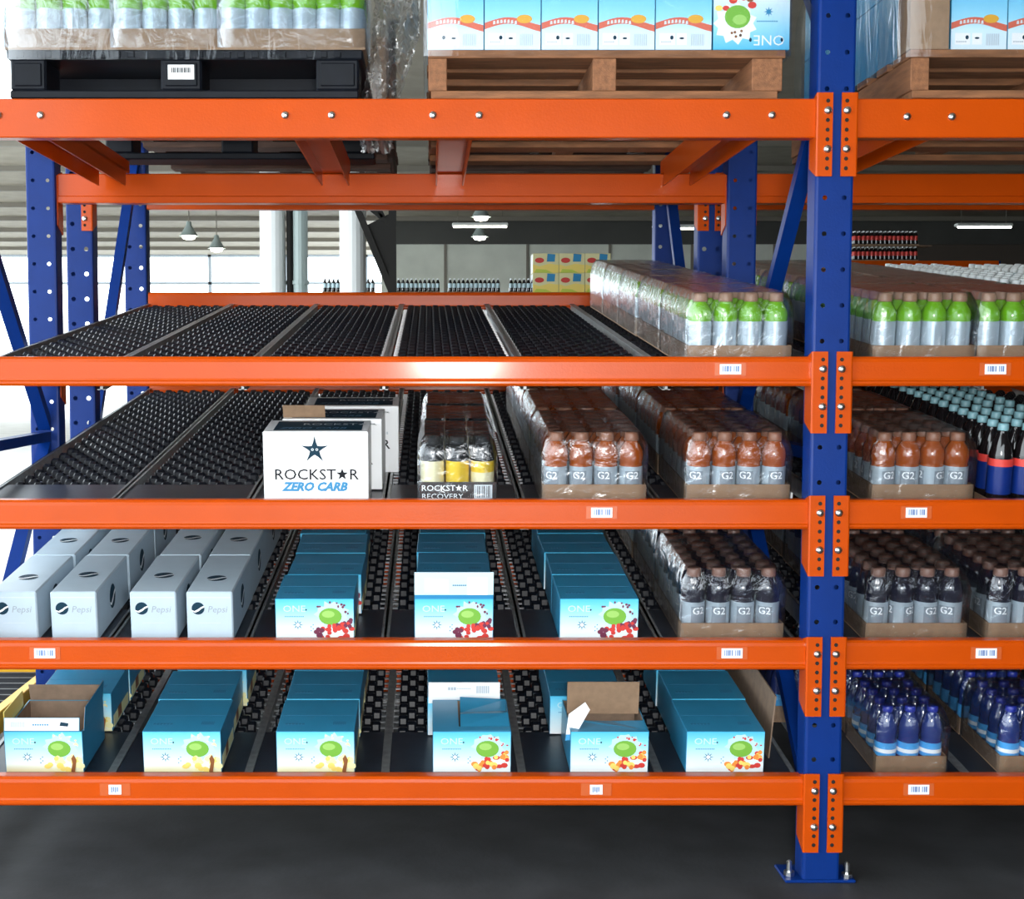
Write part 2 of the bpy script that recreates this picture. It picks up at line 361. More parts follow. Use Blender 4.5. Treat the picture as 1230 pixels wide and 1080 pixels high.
# ------------------------------------------------------------------ rack: beams
bolt_me = MB().lathe([(0.0115, 0), (0.0115, 0.003), (0.009, 0.007), (0.004, 0.0095)], 10, STEEL, Matrix.Rotation(PI/2, 4, 'X')).mesh('bolt', True)
def conn_mesh(s, rear=False):
    """angle bracket: front plate over the post (s = +1 post to the right of the beam), flange along the post side"""
    b = MB(); a, c = (0, 0.041*s); x0, x1 = min(a, c), max(a, c)
    pts = [(s*0.027, 0.022+0.0265*i) for i in range(8)]
    b.holes(x0, x1, 0, 0.23, -0.012, pts, 0.0055, ORANGE)
    b.box(x0+0.002, x1-0.002, -0.0062, -0.006, 0.004, 0.226, HOLE_SHADE)  # dark backing sheet stands for the shade inside the plate holes
    b.add([(x0, -0.012, 0), (x1, -0.012, 0), (x1, -0.012, 0.23), (x0, -0.012, 0.23), (x0, -0.006, 0), (x1, -0.006, 0), (x1, -0.006, 0.23), (x0, -0.006, 0.23)],
          [(0, 4, 5, 1), (1, 5, 6, 2), (2, 6, 7, 3), (3, 7, 4, 0)], ORANGE)
    xa = -0.004*s
    b.add([(xa, -0.010, 0.0), (xa, 0.055, 0.03), (xa, 0.055, 0.21), (xa, -0.010, 0.23), (0, -0.012, 0), (0, 0.055, 0.03), (0, 0.055, 0.21), (0, -0.012, 0.23)],
          [(0, 1, 2, 3), (4, 7, 6, 5), (0, 4, 5, 1), (2, 6, 7, 3), (1, 5, 6, 2), (0, 3, 7, 4)], ORANGE)
    if rear: b.v = [(x, 0.075-y, z) for x, y, z in b.v]; b.f = [tuple(reversed(f)) for f in b.f]
    return b.mesh('connector_plate')
conn = {1: conn_mesh(1), -1: conn_mesh(-1), 3: conn_mesh(1, True), -3: conn_mesh(-1, True)}
card_me = MB().box(-0.030, 0.030, -0.0012, 0, -0.014, 0.014, CARDWHITE)
for i in range(9):
    if i != 5: card_me.box(-0.022+0.0052*i, -0.0195+0.0052*i+0.001*(i % 3), -0.0016, -0.0012, -0.007, 0.009, INKBLUE)
card_me = card_me.mesh('label_card')
card_sq = MB().box(-0.018, 0.018, -0.0012, 0, -0.014, 0.014, CARDWHITE)
for i in range(4): card_sq.box(-0.011+0.0055*i, -0.0075+0.0055*i, -0.0016, -0.0012, -0.008+0.002*(i % 2), 0.008, INKBLUE)
card_sq = card_sq.mesh('label_card')
sleeve_me = MB().box(-0.044, 0.044, -0.0006, 0, -0.018, 0.018, SLEEVE).mesh('label_sleeve')
def shelf_prof(top):
    h = 0.084; b = top-h
    return [(0.050, b), (0.006, b), (0.001, b+0.003), (-0.002, b+0.008), (-0.002, b+0.013), (0.003, b+0.017), (0.004, b+0.022), (0.004, top-0.016), (0.006, top-0.007), (0.012, top-0.001), (0.018, top), (0.050, top)]
def tall_prof(top, h=0.1075):
    b = top-h
    return [(0.050, b), (0.007, b), (0.004, b+0.003), (0.004, top-0.003), (0.007, top), (0.050, top)]
def step_prof(top, h=0.106):
    b = top-h
    return [(0.050, b), (0.002, b), (0.0, b+0.004), (0.0, b+0.022), (0.004, b+0.026), (0.004, top-0.004), (0.008, top), (0.050, top)]
GROUPB = 'orange cross beams of the rack'
def beam(bay, y, prof, top, lab, bolts=(), cards=(), conns=True, drop=0.16):
    x0 = XL+PW/2+bay*BAY; x1 = XR-PW/2+bay*BAY
    if bay == 1: x1 = 3.2
    t = thing('rack_beam', lab, 'beam', (0, y, 0), group=GROUPB)
    rear = abs(y-PY[1]) < 0.01
    MB().prism_x([(q+(0.022 if rear else 0), z) for q, z in prof(top)], x0+0.004, x1-0.004, ORANGE).obj('rail', t)
    if conns:
        for s, x in ((-1, x0), (1, x1)):
            if bay == 1 and s == 1: continue
            c = put('connector_plate', conn[3*s if rear else s], t, (x, 0, top-0.2165))
            for k in () if rear else ((1, 5) if y < 0.5 else (2, 6)):
                put('bolt', bolt_me, c, (s*0.027, -0.012, 0.022+0.0265*(7-k)))
    for bx, bz in bolts: put('bolt', bolt_me, t, (bx, 0.004, top-bz))
    for cx, me in cards:
        put('label_sleeve', sleeve_me, t, (cx, 0.0036, top-0.036)); put('label_card', me, t, (cx, 0.0028, top-0.036))
SN = ['top pallet', 'upper flow', 'second flow', 'third flow', 'lowest flow']
px = lambda v: (v-515)/425
beam(0, 0, tall_prof, ZB[0], 'tall orange front beam with silver bolts, under the two loaded pallets',
     bolts=[(px(v), 0.046) for v in (5, 55, 345, 400, 520, 575, 868, 922)])
beam(1, 0, tall_prof, ZB[0], 'tall orange front beam with two bolts, right of the middle post', bolts=[(px(1082), 0.05), (px(1135), 0.05)])
cards = {1: [(px(877), card_me)], 2: [(px(724), card_me)], 3: [(px(51)-0.008, card_me), (px(879)+.012, card_me)], 4: [(px(139)-.02, card_sq), (px(716)+.01, card_sq)]}
cardsR = {1: [(px(1195), card_me)], 2: [(px(1100)+.01, card_me)], 3: [(px(1185)+.02, card_me)], 4: [(px(1107)+.02, card_me)]}
for s in range(1, 5):
    beam(0, 0, shelf_prof, ZB[s], f'orange front beam of the {SN[s]} shelf, left of the middle post', cards=cards[s])
    beam(1, 0, shelf_prof, ZB[s], f'orange front beam of the {SN[s]} shelf, right of the middle post', cards=cardsR[s])
for bay, side in ((0, 'left'), (1, 'right')):
    beam(bay, PY[1], step_prof, 2.19, f'orange stepped inner beam below the pallets, {side} of the middle post')
    beam(bay, PY[2], step_prof, 2.25, f'orange rear pallet beam on the third posts, {side} bay')
    beam(bay, PY[3], step_prof, 2.345, f'orange rearmost pallet beam on the last posts, {side} bay', conns=False)
    for s in range(1, 5):
        beam(bay, PY[1], shelf_prof, bed(s, PY[1])-0.035, f'orange cross beam under the {SN[s]} lanes, second posts, {side} bay')
        beam(bay, PY[2], shelf_prof, bed(s, PY[2])-0.035, f'orange cross beam under the {SN[s]} lanes, third posts, {side} bay')
        beam(bay, PY[3], shelf_prof, bed(s, PY[3])+0.060, f'orange stop beam behind the {SN[s]} lanes, {side} bay', conns=False)
sup_me = MB().box(-0.05, 0.05, 0.05, PY[1]+0.04, 2.192, 2.235, ORANGE).box(-0.05, 0.05, 0.05, 0.056, 2.135, 2.235, ORANGE).box(-0.05, -0.046, 0.05, PY[1]-0.02, 2.14, 2.2, ORANGE).box(0.046, 0.05, 0.05, PY[1]-0.02, 2.14, 2.2, ORANGE).mesh('support_bar')
for x, lab in ((-1.14, 'outermost below the black pallet'), (-0.336, 'below the right end of the black pallet'), (0.075, 'below the left end of the wooden pallet'), (0.894, 'below the right end of the wooden pallet'), (1.39, 'right of the middle post')):
    o = put('pallet_support', sup_me, None, (x, 0, 0)); tag(o, 'orange pallet support channel between the beams, ' + lab, 'support', 'orange pallet support channels')

# ------------------------------------------------------------------ roller lanes
LW = 0.407; LL = 2.58
def lanes():
    whl = MB(); axl = MB()
    y = 0.42; k = 0
    n = 8
    while y < 2.55:
        off = 0.028 if k % 2 else 0.0
        axl.tube((0.012, y, -0.024), (LW-0.012, y, -0.024), 0.0042, 5, AXLE)
        for i in range(6):
            xc = 0.045+0.058*i+off
            o = len(whl.v); r = 0.0225; hw = 0.015
            M = Matrix.Translation((xc, y, -0.0225)) @ Matrix.Rotation(PI/2, 4, 'Y')
            whl.lathe([(r*0.8, -hw), (r, -hw*0.6), (r, hw*0.6), (r*0.8, hw)], n, WHEEL, M)
        y += 0.05; k += 1
    rail = MB().box(0, 0.004, 0.02, LL, -0.055, 0.004, RAIL).box(0, 0.012, 0.02, LL, 0.002, 0.004, RAIL).box(0, 0.012, 0.02, LL, -0.055, -0.053, RAIL).mesh('side_rail')
    rail2 = MB().box(-0.004, 0, 0.02, LL, -0.055, 0.004, RAIL).box(-0.012, 0, 0.02, LL, 0.002, 0.004, RAIL).box(-0.012, 0, 0.02, LL, -0.055, -0.053, RAIL).mesh('side_rail')
    plate = MB().prism_x([(0.012, -0.03), (0.012, 0.0), (0.38, 0.0), (0.395, -0.01), (0.395, -0.03), (0.39, -0.03), (0.39, -0.012), (0.378, -0.003), (0.015, -0.003), (0.015, -0.03)], 0.013, LW-0.013, PLATE).mesh('entry_plate')
    cross = MB()
    for yy in (0.1, 0.75, 1.35, 1.95, 2.5): cross.box(0.004, LW-0.004, yy, yy+0.03, -0.055, -0.050, RAIL)
    return whl.mesh('roller_wheels'), axl.mesh('axle_rods'), rail, rail2, plate, cross.mesh('cross_straps')
whl_me, axl_me, rail_a, rail_b, plate_me, cross_me = lanes()
def lane(x, s, lab):
    t = thing('roller_lane', lab, 'roller lane', (x, 0.05, bed(s, 0.05)), (TH, 0, 0), group='roller lanes of the flow rack')
    put('side_rail', rail_a, t); put('side_rail', rail_b, t, (LW, 0, 0)); put('entry_plate', plate_me, t)
    for nm, me in (('roller_wheel', whl_me), ('axle_rod', axl_me), ('cross_strap', cross_me)):
        put(nm, me, t)['kind'] = 'stuff'
for s in range(1, 5):
    for k in range(6):
        lane(XL+PW/2+0.001+LW*k, s, f'black roller lane, {SN[s]} shelf, {ORD[5-k]} leftward from the middle post')
    for k in range(4):
        lane(XR+PW/2+0.001+LW*k, s, f'black roller lane, {SN[s]} shelf, {ORD[k]} rightward from the middle post')

# ------------------------------------------------------------------ bottles and packs
def liquid(name, col, rough=0.1): return mat(name, col, rough, spec=0.6, coat=0.3)
KIND = {
 'lime': dict(liq=liquid('lime_drink', (0.15, 0.40, 0.006)), cap=mat('dull_orange_cap', (0.30, 0.17, 0.115), 0.45), lab=mat('silver_label', (0.42, 0.50, 0.56), 0.28, 0.35), txt='G', ink=NAVY),
 'green': dict(liq=liquid('green_drink', (0.13, 0.36, 0.008)), cap=mat('dull_orange_cap', (0.30, 0.17, 0.115), 0.45), lab=mat('silver_label', (0.42, 0.50, 0.56), 0.28, 0.35), txt='G', ink=NAVY),
 'orange': dict(liq=liquid('orange_drink', (0.28, 0.055, 0.004)), cap=mat('brown_orange_cap', (0.26, 0.115, 0.07), 0.45), lab=MATS['silver_label'], txt='G2', ink=NAVY),
 'dark': dict(liq=liquid('purple_drink', (0.008, 0.008, 0.02)), cap=mat('brown_cap', (0.20, 0.105, 0.08), 0.45), lab=MATS['silver_label'], txt='G2', ink=NAVY),
 'cola': dict(liq=liquid('cola', (0.008, 0.006, 0.007)), cap=mat('pale_blue_cap', (0.19, 0.37, 0.42), 0.4), lab=mat('blue_label', (0.004, 0.022, 0.16), 0.3), txt=None, ink=RED),
 'clear': dict(liq=liquid('clear_drink', (0.42, 0.55, 0.58)), cap=mat('white_cap', (0.75, 0.82, 0.84), 0.4), lab=mat('pale_label', (0.45, 0.60, 0.66), 0.3), txt=None, ink=NAVY),
 'water': dict(liq=liquid('deep_blue_bottle', (0.012, 0.03, 0.16)), cap=mat('navy_cap', (0.015, 0.03, 0.30), 0.35), lab=mat('bright_blue_label', (0.06, 0.36, 0.75), 0.3), txt=None, ink=WHITE),
}
def bottle_profile(kind, H):
    k = KIND[kind]; L, Q, K = k['lab'], k['liq'], k['cap']
    if kind in ('green', 'lime', 'orange', 'dark'):
        lt = 0.131 if kind == 'green' else 0.113
        up = [(0.0338, 0.119), (0.0350, 0.126), (0.0364, 0.136)] if kind != 'green' else []
        body = [(0.026, 0.0), (0.034, 0.004), (0.0350, 0.012), (0.0352, 0.016), (0.0352, lt)]+up+[(0.0364, 0.147), (0.034, 0.161), (0.027, 0.174), (0.0205, 0.182), (0.0195, 0.189)]
        cap = [(0.0205, 0.187), (0.0212, 0.191), (0.0208, 0.208), (0.018, 0.212), (0.008, 0.213)]
        lab = (0.016, lt)
    elif kind == 'cola':
        body = [(0.026, 0.0), (0.034, 0.005), (0.0345, 0.02), (0.0345, 0.03), (0.0345, 0.115), (0.0345, 0.135), (0.033, 0.15), (0.026, 0.18), (0.017, 0.205), (0.0135, 0.214), (0.0135, 0.220)]
        cap = [(0.0155, 0.217), (0.016, 0.22), (0.0155, 0.235), (0.013, 0.238), (0.006, 0.2385)]
        lab = (0.03, 0.135)
    else:
        body = [(0.024, 0.0), (0.031, 0.004), (0.0322, 0.015), (0.0322, 0.045), (0.0322, 0.088), (0.0305, 0.096), (0.0318, 0.110), (0.0318, 0.128), (0.027, 0.150), (0.018, 0.170), (0.0145, 0.176), (0.0145, 0.182)]
        cap = [(0.016, 0.179), (0.0165, 0.182), (0.016, 0.194), (0.0135, 0.197), (0.006, 0.1975)]
        lab = (0.045, 0.088)
    return body, cap, lab
BM = {}
def bottle_meshes(kind):
    if kind in BM: return BM[kind]
    k = KIND[kind]; body, cap, lab = bottle_profile(kind, 0)
    n = 12
    whole = MB()
    bands = [k['lab'] if lab[0]-1e-6 <= a[1] and b[1] <= lab[1]+1e-6 else k['liq'] for a, b in zip(body, body[1:])]
    if kind == 'cola': bands = [RED if abs(a[1]-0.115) < 1e-6 else m for (a, m) in zip(body, bands)]
    whole.lathe(body, n, bands); whole.lathe(cap, n, k['cap'])
    bare = MB().lathe(body, n, bands)
    capm = MB().lathe(cap, n, k['cap'])
    rr = max(r for r, z in body if lab[0] <= z <= lab[1])+0.0006
    lb = MB(); lb.lathe([(rr, lab[0]), (rr, lab[1])], 16, k['lab'], cap=False)
    if kind == 'cola': lb.lathe([(rr+0.0003, lab[1]-0.022), (rr+0.0003, lab[1])], 16, RED, cap=False)
    if kind == 'water': lb.lathe([(rr+0.0003, lab[0]+0.012), (rr+0.0003, lab[0]+0.024)], 16, WHITE, cap=False)
    if k['txt']:
        P, F = text_geo(k['txt'], 'CENTER', 0.0, 0.012)
        sz = 0.030
        for a0 in (0, 2*PI/3, 4*PI/3):
            # dark panel behind pale letters
            v = []; q = 6
            for zz in (0.026, lab[1]-0.012):
                for i in range(q+1):
                    a = a0-PI/2+(-0.5+i/q)*1.25; v.append(((rr+0.0004)*math.cos(a), (rr+0.0004)*math.sin(a), zz))
            lb.add(v, [(i, i+1, q+2+i, q+1+i) for i in range(q)], mat('label_grey_panel', (0.20, 0.24, 0.28), 0.35) if kind not in ('green', 'lime') else MATS['silver_label'])
            lb.add([((rr+0.0009)*math.cos(a0-PI/2+x*sz/rr), (rr+0.0009)*math.sin(a0-PI/2+x*sz/rr), (0.078 if kind != 'green' else 0.090)+z*sz) for x, z in P], F, WHITE if kind not in ('green', 'lime') else GREY)
    BM[kind] = (whole.mesh('bottle', True), bare.mesh('bottle', True), capm.mesh('cap', True), lb.mesh('label', True)); return BM[kind]
TM = {}
def tray_mesh(w, l, h, m=KRAFT):
    key = (round(w, 3), round(l, 3), h, m.name)
    if key not in TM:
        t = 0.003
        b = MB().box(0, w, 0, l, 0, t, m).box(0, w, 0, t, t, h, m).box(0, w, l-t, l, t, h, m).box(0, t, t, l-t, t, h, m).box(w-t, w, t, l-t, t, h, m)
        TM[key] = b.mesh('tray')
    return TM[key]
FM = {}
def film_mesh(w, l, h, variant=0):
    key = (round(w, 3), round(l, 3), round(h, 3), variant)
    if key in FM: return FM[key]
    rr = random.Random(11+variant); b = MB()
    nx, ny = 8, 12
    def ring(ins, z, j):
        p = []
        x0, x1, y0, y1 = ins, w-ins, ins, l-ins
        for i in range(nx): p.append((x0+(x1-x0)*i/nx, y0))
        for i in range(ny): p.append((x1, y0+(y1-y0)*i/ny))
        for i in range(nx): p.append((x1-(x1-x0)*i/nx, y1))
        for i in range(ny): p.append((x0, y1-(y1-y0)*i/ny))
        return [(x+rr.uniform(-j, j), y+rr.uniform(-j, j), z+rr.uniform(-j, j)) for x, y in p]
    lev = [(-0.0025, 0.006, 0.0), (-0.003, 0.05, 0.0008), (-0.003, h*0.5, 0.0012), (-0.003, h*0.72, 0.002), (0.002, h*0.86, 0.0025), (0.010, h*0.95, 0.0025), (0.018, h+0.002, 0.0015)]
    n = 2*(nx+ny); v = []
    for a in lev: v += ring(*a)
    f = [(j*n+i, j*n+(i+1) % n, (j+1)*n+(i+1) % n, (j+1)*n+i) for j in range(len(lev)-1) for i in range(n)]
    b.add(v, f, CLEARPL)
    # top sheet
    g = []
    for j in range(ny+1):
        for i in range(nx+1):
            g.append((0.018+(w-0.036)*i/nx, 0.018+(l-0.036)*j/ny, h+0.002+rr.uniform(-0.0015, 0.0015)))
    b.add(g, [(j*(nx+1)+i, j*(nx+1)+i+1, (j+1)*(nx+1)+i+1, (j+1)*(nx+1)+i) for j in range(ny) for i in range(nx)], CLEARPL)
    FM[key] = b.mesh('shrink_wrap', True); return FM[key]
NPACK = [0]
def pack(kind, nx, ny, pitch, loc, rot, label, group, detail=False, tray_h=0.066, wrap=True, rz=0.0):
    body, cap, lab = bottle_profile(kind, 0); H = cap[-1][1]
    whole, bare, capm, lbm = bottle_meshes(kind)
    w, l = nx*pitch+0.008, ny*pitch+0.008
    t = thing('bottle_pack', label, 'bottle pack', loc, rot, group)
    if tray_h: put('tray', tray_mesh(w, l, tray_h), t)
    for j in range(ny):
        for i in range(nx):
            p = (0.004+pitch*(i+0.5), 0.004+pitch*(j+0.5), 0.0035); a = R.uniform(0, 6.28)
            if j == 0 and detail: a = R.uniform(-0.6, 0.6)
            if detail and (j < 2 or i == 0):
                o = put('bottle', bare, t, p, a); put('label', lbm, o); put('cap', capm, o)
            else: put('bottle', whole, t, p, a)
    if wrap: put('shrink_wrap', film_mesh(w, l, H+0.0035, NPACK[0] % 3), t)
    NPACK[0] += 1
    return t, w, l
def row(kind, nx, ny, pitch, x, y, s, n, desc, where, group, tray_h=0.066, gap=0.012, start=0, jit=0.004, wrap=True):
    for k in range(n):
        lab = f'{desc}, ' + ('front' if k == 0 and start == 0 else ORD[k+start]) + f' in the row {where}'
        _, w, l = pack(kind, nx, ny, pitch, (x+R.uniform(-jit, jit), y, bed(s, y)+0.003), (TH, 0, 0), lab, group, detail=(k == 0 and start == 0), tray_h=tray_h, wrap=wrap)
        y += (l+gap)*math.cos(TH)
GA = 'wrapped packs of green drink'; GO = 'wrapped packs of orange drink'; GD = 'wrapped packs of dark drink'
row('green', 4, 6, 0.0735, 0.752, 0.115, 1, 5, 'green drink pack in film', 'left of the middle post', GA)
row('green', 4, 6, 0.0725, 1.292, 0.115, 1, 5, 'green drink pack in film', 'right of the middle post', GA)
row('green', 4, 6, 0.0735, 1.592, 0.115, 1, 5, 'green drink pack in film', 'beside the picture edge', GA)
row('clear', 4, 6, 0.070, 2.09, 0.70, 1, 4, 'clear drink pack with white caps', 'behind the green packs at right', 'packs of clear drink', start=1, wrap=False)
row('clear', 4, 6, 0.070, 2.46, 1.10, 1, 3, 'clear drink pack with white caps', 'farthest right on the upper shelf', 'packs of clear drink', start=2, wrap=False)
row('orange', 4, 6, 0.0735, 0.335, 0.115, 2, 4, 'orange drink pack in film', 'next to the yellow can trays', GO)
row('orange', 4, 6, 0.0735, 0.752, 0.115, 2, 4, 'orange drink pack in film', 'left of the middle post', GO)
row('orange', 4, 6, 0.0720, 1.292, 0.115, 2, 4, 'orange drink pack in film', 'right of the middle post', GO)
row('cola', 4, 6, 0.072, 1.645, 0.115, 2, 4, 'cola bottle pack with pale blue caps', 'at the picture edge', 'packs of cola', tray_h=0.02, wrap=False)
row('dark', 4, 6, 0.0735, 0.742, 0.115, 3, 3, 'dark drink pack in film', 'left of the middle post', GD, tray_h=0.056)
row('dark', 4, 6, 0.0725, 1.290, 0.115, 3, 3, 'dark drink pack in film', 'right of the middle post', GD, tray_h=0.056)
row('dark', 4, 6, 0.0735, 1.650, 0.115, 3, 3, 'dark drink pack in film', 'at the picture edge', GD, tray_h=0.056)
row('water', 3, 4, 0.067, 1.328, 0.115, 4, 3, 'blue bottled water pack on kraft tray', 'right of the middle post', 'packs of bottled water', tray_h=0.055)
row('water', 3, 4, 0.067, 1.692, 0.115, 4, 3, 'blue bottled water pack on kraft tray', 'at the picture edge', 'packs of bottled water', tray_h=0.055)
row('water', 3, 4, 0.067, 1.115, 0.50, 4, 1, 'blue bottled water pack on kraft tray', 'half behind the middle post', 'packs of bottled water', tray_h=0.055, start=1)

# ------------------------------------------------------------------ printed cartons
OW, OH, OD = 0.232, 0.128, 0.25
ramp_mat('sky_fade_print', [(0.0, (0.88, 0.92, 0.93)), (0.35, (0.62, 0.84, 0.92)), (0.75, (0.22, 0.66, 0.86)), (1.0, (0.07, 0.50, 0.78))], OH)
ramp_mat('yellow_fade_print', [(0.0, (0.86, 0.78, 0.42)), (0.18, (0.80, 0.87, 0.78)), (0.55, (0.45, 0.80, 0.92)), (1.0, (0.10, 0.56, 0.82))], OH)
def juice_print(var):
    b = MB(); r = random.Random(5+var)
    b.poly([(0.0015, 0.001), (OW-0.0015, 0.001), (OW-0.0015, OH-0.001), (0.0015, OH-0.001)], -0.0006, MATS['yellow_fade_print' if var == 1 else 'sky_fade_print'])
    b.text('ONE', 0.056, 0.088, 0.028, -0.0010, ICE, bold=0.0, wide=1.15)
    b.disc(0.091, 0.094, 0.0025, 0.003, -0.0010, NAVY, 8)
    for i in range(11): b.poly([(0.028+0.0052*i, 0.072), (0.028+0.0052*i+0.0036, 0.072), (0.028+0.0052*i+0.0036, 0.0747), (0.028+0.0052*i, 0.0747)], -0.0010, CYAN)
    b.poly(star_pts(0.066, 0.048, 0.016, 0.35, 8), -0.0010, DEEPBLUE); b.disc(0.066, 0.048, 0.006, 0.006, -0.0013, WHITE, 8)
    for i in range(4): b.disc(0.105+0.006*(i % 2), 0.030+0.006*i, 0.002, 0.002, -0.001, CYAN, 6)
    cx, cz = 0.166, 0.074
    # splash, fruit and coconut
    b.poly([(cx+(0.040+0.010*(i % 2)+r.uniform(-.006, .006))*math.cos(i*2*PI/22), cz+0.006+(0.034+0.010*(i % 2)+r.uniform(-.005, .005))*math.sin(i*2*PI/22)) for i in range(22)], -0.0010, SPLASH)
    fr = {0: (RED, DARKRED, RED), 1: (PALEYELLOW, YELLOWINK, PALEYELLOW), 2: (ORANGEINK, RED, YELLOWINK)}[var]
    for i in range(20):
        u = r.uniform(-0.046, 0.060); b.disc(cx+u, 0.006+r.uniform(0.0, 0.030+max(0, u)*0.45), r.uniform(0.007, 0.012), r.uniform(0.006, 0.010), -0.0012-0.00002*i, fr[i % 3], 9)
    b.disc(cx-0.004, cz, 0.034, 0.026, -0.0018, LEAFGREEN, 18); b.disc(cx-0.010, cz+0.007, 0.019, 0.011, -0.0021, LIGHTGREEN, 12)
    for i in range(10):
        a = r.uniform(0.2, 2.4); q = r.uniform(0.036, 0.052); b.disc(cx+q*1.1*math.cos(a), cz+q*0.9*math.sin(a), r.uniform(0.002, 0.0048), r.uniform(0.002, 0.0048), -0.0021-0.00002*i, fr[1] if var != 1 else PALEYELLOW, 7)
    for i in range(14):
        u = r.uniform(-0.02, 0.058); b.disc(cx+u, 0.026+r.uniform(0, 0.022+max(0, u)*0.3), 0.0065, 0.007, -0.0024-0.00002*i, fr[(i+1) % 3], 8)
    if var == 1: b.poly([(0.194, 0.002), (0.206, 0.002), (0.212, 0.040), (0.204, 0.056), (0.196, 0.044), (0.200, 0.030)], -0.0030, BROWNINK)
    return b.mesh('front_print')
JP = [juice_print(v) for v in range(3)]
jbody = MB().cbox(0, OW, 0, OD, 0, OH, 0.0016, SKYBLUE).mesh('body')
jtop = MB()
for i in range(6): jtop.box(0.022+0.010*i, 0.022+0.010*i+0.007, 0.05, 0.062, OH, OH+0.0004, DEEPBLUE)
for i in range(8): jtop.box(0.165+0.005*i, 0.165+0.005*i+0.003, 0.05, 0.075, OH, OH+0.0004, DEEPBLUE)
jtop.box(0.004, OW-0.004, OD/2-0.001, OD/2+0.001, OH, OH+0.0004, DEEPBLUE)
jtop = jtop.mesh('top_print')
jside = MB().box(OW, OW+0.0006, 0.02, OD-0.02, 0.006, 0.045, PALEYELLOW).box(OW+0.0006, OW+0.0009, 0.08, 0.13, 0.012, 0.05, BROWNINK).mesh('side_print')
# sides and back of an opened carton (no lid)
def open_body():
    b = MB(); t = 0.003
    b.box(0, OW, 0, t, 0, OH, SKYBLUE).box(0, OW, OD-t, OD, 0, OH, SKYBLUE).box(0, t, t, OD-t, 0, OH, SKYBLUE).box(OW-t, OW, t, OD-t, 0, OH, SKYBLUE)
    b.box(0, OW, 0, OD, 0, t, KRAFT_IN)
    b.box(t, OW-t, t, t+0.0006, t, OH-0.002, KRAFT_IN).box(t, OW-t, OD-t-0.0006, OD-t, t, OH-0.002, KRAFT_IN).box(t, t+0.0006, t, OD-t, t, OH-0.002, KRAFT_IN).box(OW-t-0.0006, OW-t, t, OD-t, t, OH-0.002, KRAFT_IN)
    return b.mesh('body')
jopen = open_body()
GJ = 'sky blue drink cartons'
def carton(x, y, s, var, label, body=None, rz=0.0, lift=0.0):
    t = thing('drink_carton', label, 'carton', (x, y, bed(s, y)+0.003+lift), (TH, 0, rz), GJ)
    put('body', body or jbody, t)
    put('front_print', JP[var], t)
    if body is None:
        put('top_print', jtop, t); put('side_print', jside, t)
    return t
def carton_row(x, y, s, var, n, where, start=0, jit=0.010, gap=0.004):
    for k in range(n):
        kk = k+start
        lab = 'closed blue drink carton, ' + ('front' if kk == 0 else ORD[kk]) + f' in the row {where}'
        carton(x+(R.uniform(-jit, jit) if k else 0), y, s, var, lab, rz=R.uniform(-0.02, 0.02) if kk else 0)
        y += (OD+gap+R.uniform(0, 0.006))*math.cos(TH)
carton_row(-0.452, 0.125, 3, 0, 4, 'beside the white soda boxes')
carton_row(-0.042+0.004, 0.125+OD+0.012, 3, 0, 3, 'in the middle of the third shelf', start=1)
carton_row(0.386, 0.125, 3, 0, 4, 'beside the dark bottles, third shelf')
carton_row(-0.848, 0.125, 4, 1, 3, 'next to the opened carton, lowest shelf')
carton_row(-0.452, 0.125, 4, 1, 3, 'third from the outer end, lowest shelf')
carton_row(0.764, 0.125, 4, 2, 3, 'nearest the middle post, lowest shelf')
# third shelf, middle: front carton with its lid flap standing up
c = carton(-0.042, 0.125, 3, 0, 'opened sky blue carton with its pale lid flap standing up, third shelf', body=jopen)
fl = MB().box(0, OW, -0.001, 0.001, 0, 0.082, ICE)
fl.poly([(0.03, 0.02), (0.10, 0.018), (0.10, 0.06), (0.03, 0.064)], -0.0014, WHITE).poly([(0.155, 0.012), (0.215, 0.012), (0.215, 0.066), (0.155, 0.066)], -0.0014, WHITE)
fl.box(0.0, OW, -0.0016, -0.001, 0.0, 0.012, MATS['cyan_ink'])
for i in range(7): fl.poly([(0.112+0.006*i, 0.040), (0.1165+0.006*i, 0.040), (0.1165+0.006*i, 0.044), (0.112+0.006*i, 0.044)], -0.0018, DEEPBLUE)
lid = fl.obj('lid_flap', c, (0, 0.004, OH-0.001)); lid['label'] = 'pale lid flap standing up'; lid.rotation_euler = (0.06, 0, 0)
# lowest shelf, middle: opened carton, shredded lid, and a carton showing its back label
c = carton(0.012, 0.125, 4, 2, 'sky blue carton with torn wrinkled lid, lowest shelf centre', body=jopen)
tl = MB().box(0.002, 0.078, 0.004, 0.246, OH-0.001, OH+0.001, SKYBLUE).box(0.002, OW-0.002, 0.004, 0.035, OH-0.001, OH+0.0012, SKYBLUE)
tl.add([(0.082, 0.036, OH), (OW-0.003, 0.036, OH-0.002), (OW-0.004, 0.11, OH+0.014), (0.084, 0.11, OH+0.010), (0.085, 0.17, OH-0.010), (OW-0.005, 0.17, OH-0.004), (0.086, 0.245, OH+0.012), (OW-0.003, 0.245, OH+0.004)],
       [(0, 1, 2, 3), (3, 2, 5, 4), (4, 5, 7, 6)], SKYBLUE)
tl.obj('torn_lid', c)
c = carton(-0.004, 0.125+OD+0.02, 4, 2, 'sky blue carton showing a white back label, behind the torn one', lift=0.0)
bk = MB().box(0, OW-0.006, -0.002, -0.0005, 0, 0.070, WHITE_CARD)
for i in range(7): bk.poly([(0.152+0.006*i, 0.034), (0.152+0.006*i+0.0036, 0.034), (0.152+0.006*i+0.0036, 0.058), (0.152+0.006*i, 0.058)], -0.0024, GREY)
for i in range(3): bk.poly([(0.062+0.009*i, 0.044), (0.069+0.009*i, 0.044), (0.069+0.009*i, 0.054), (0.062+0.009*i, 0.054)], -0.0024, GREY)
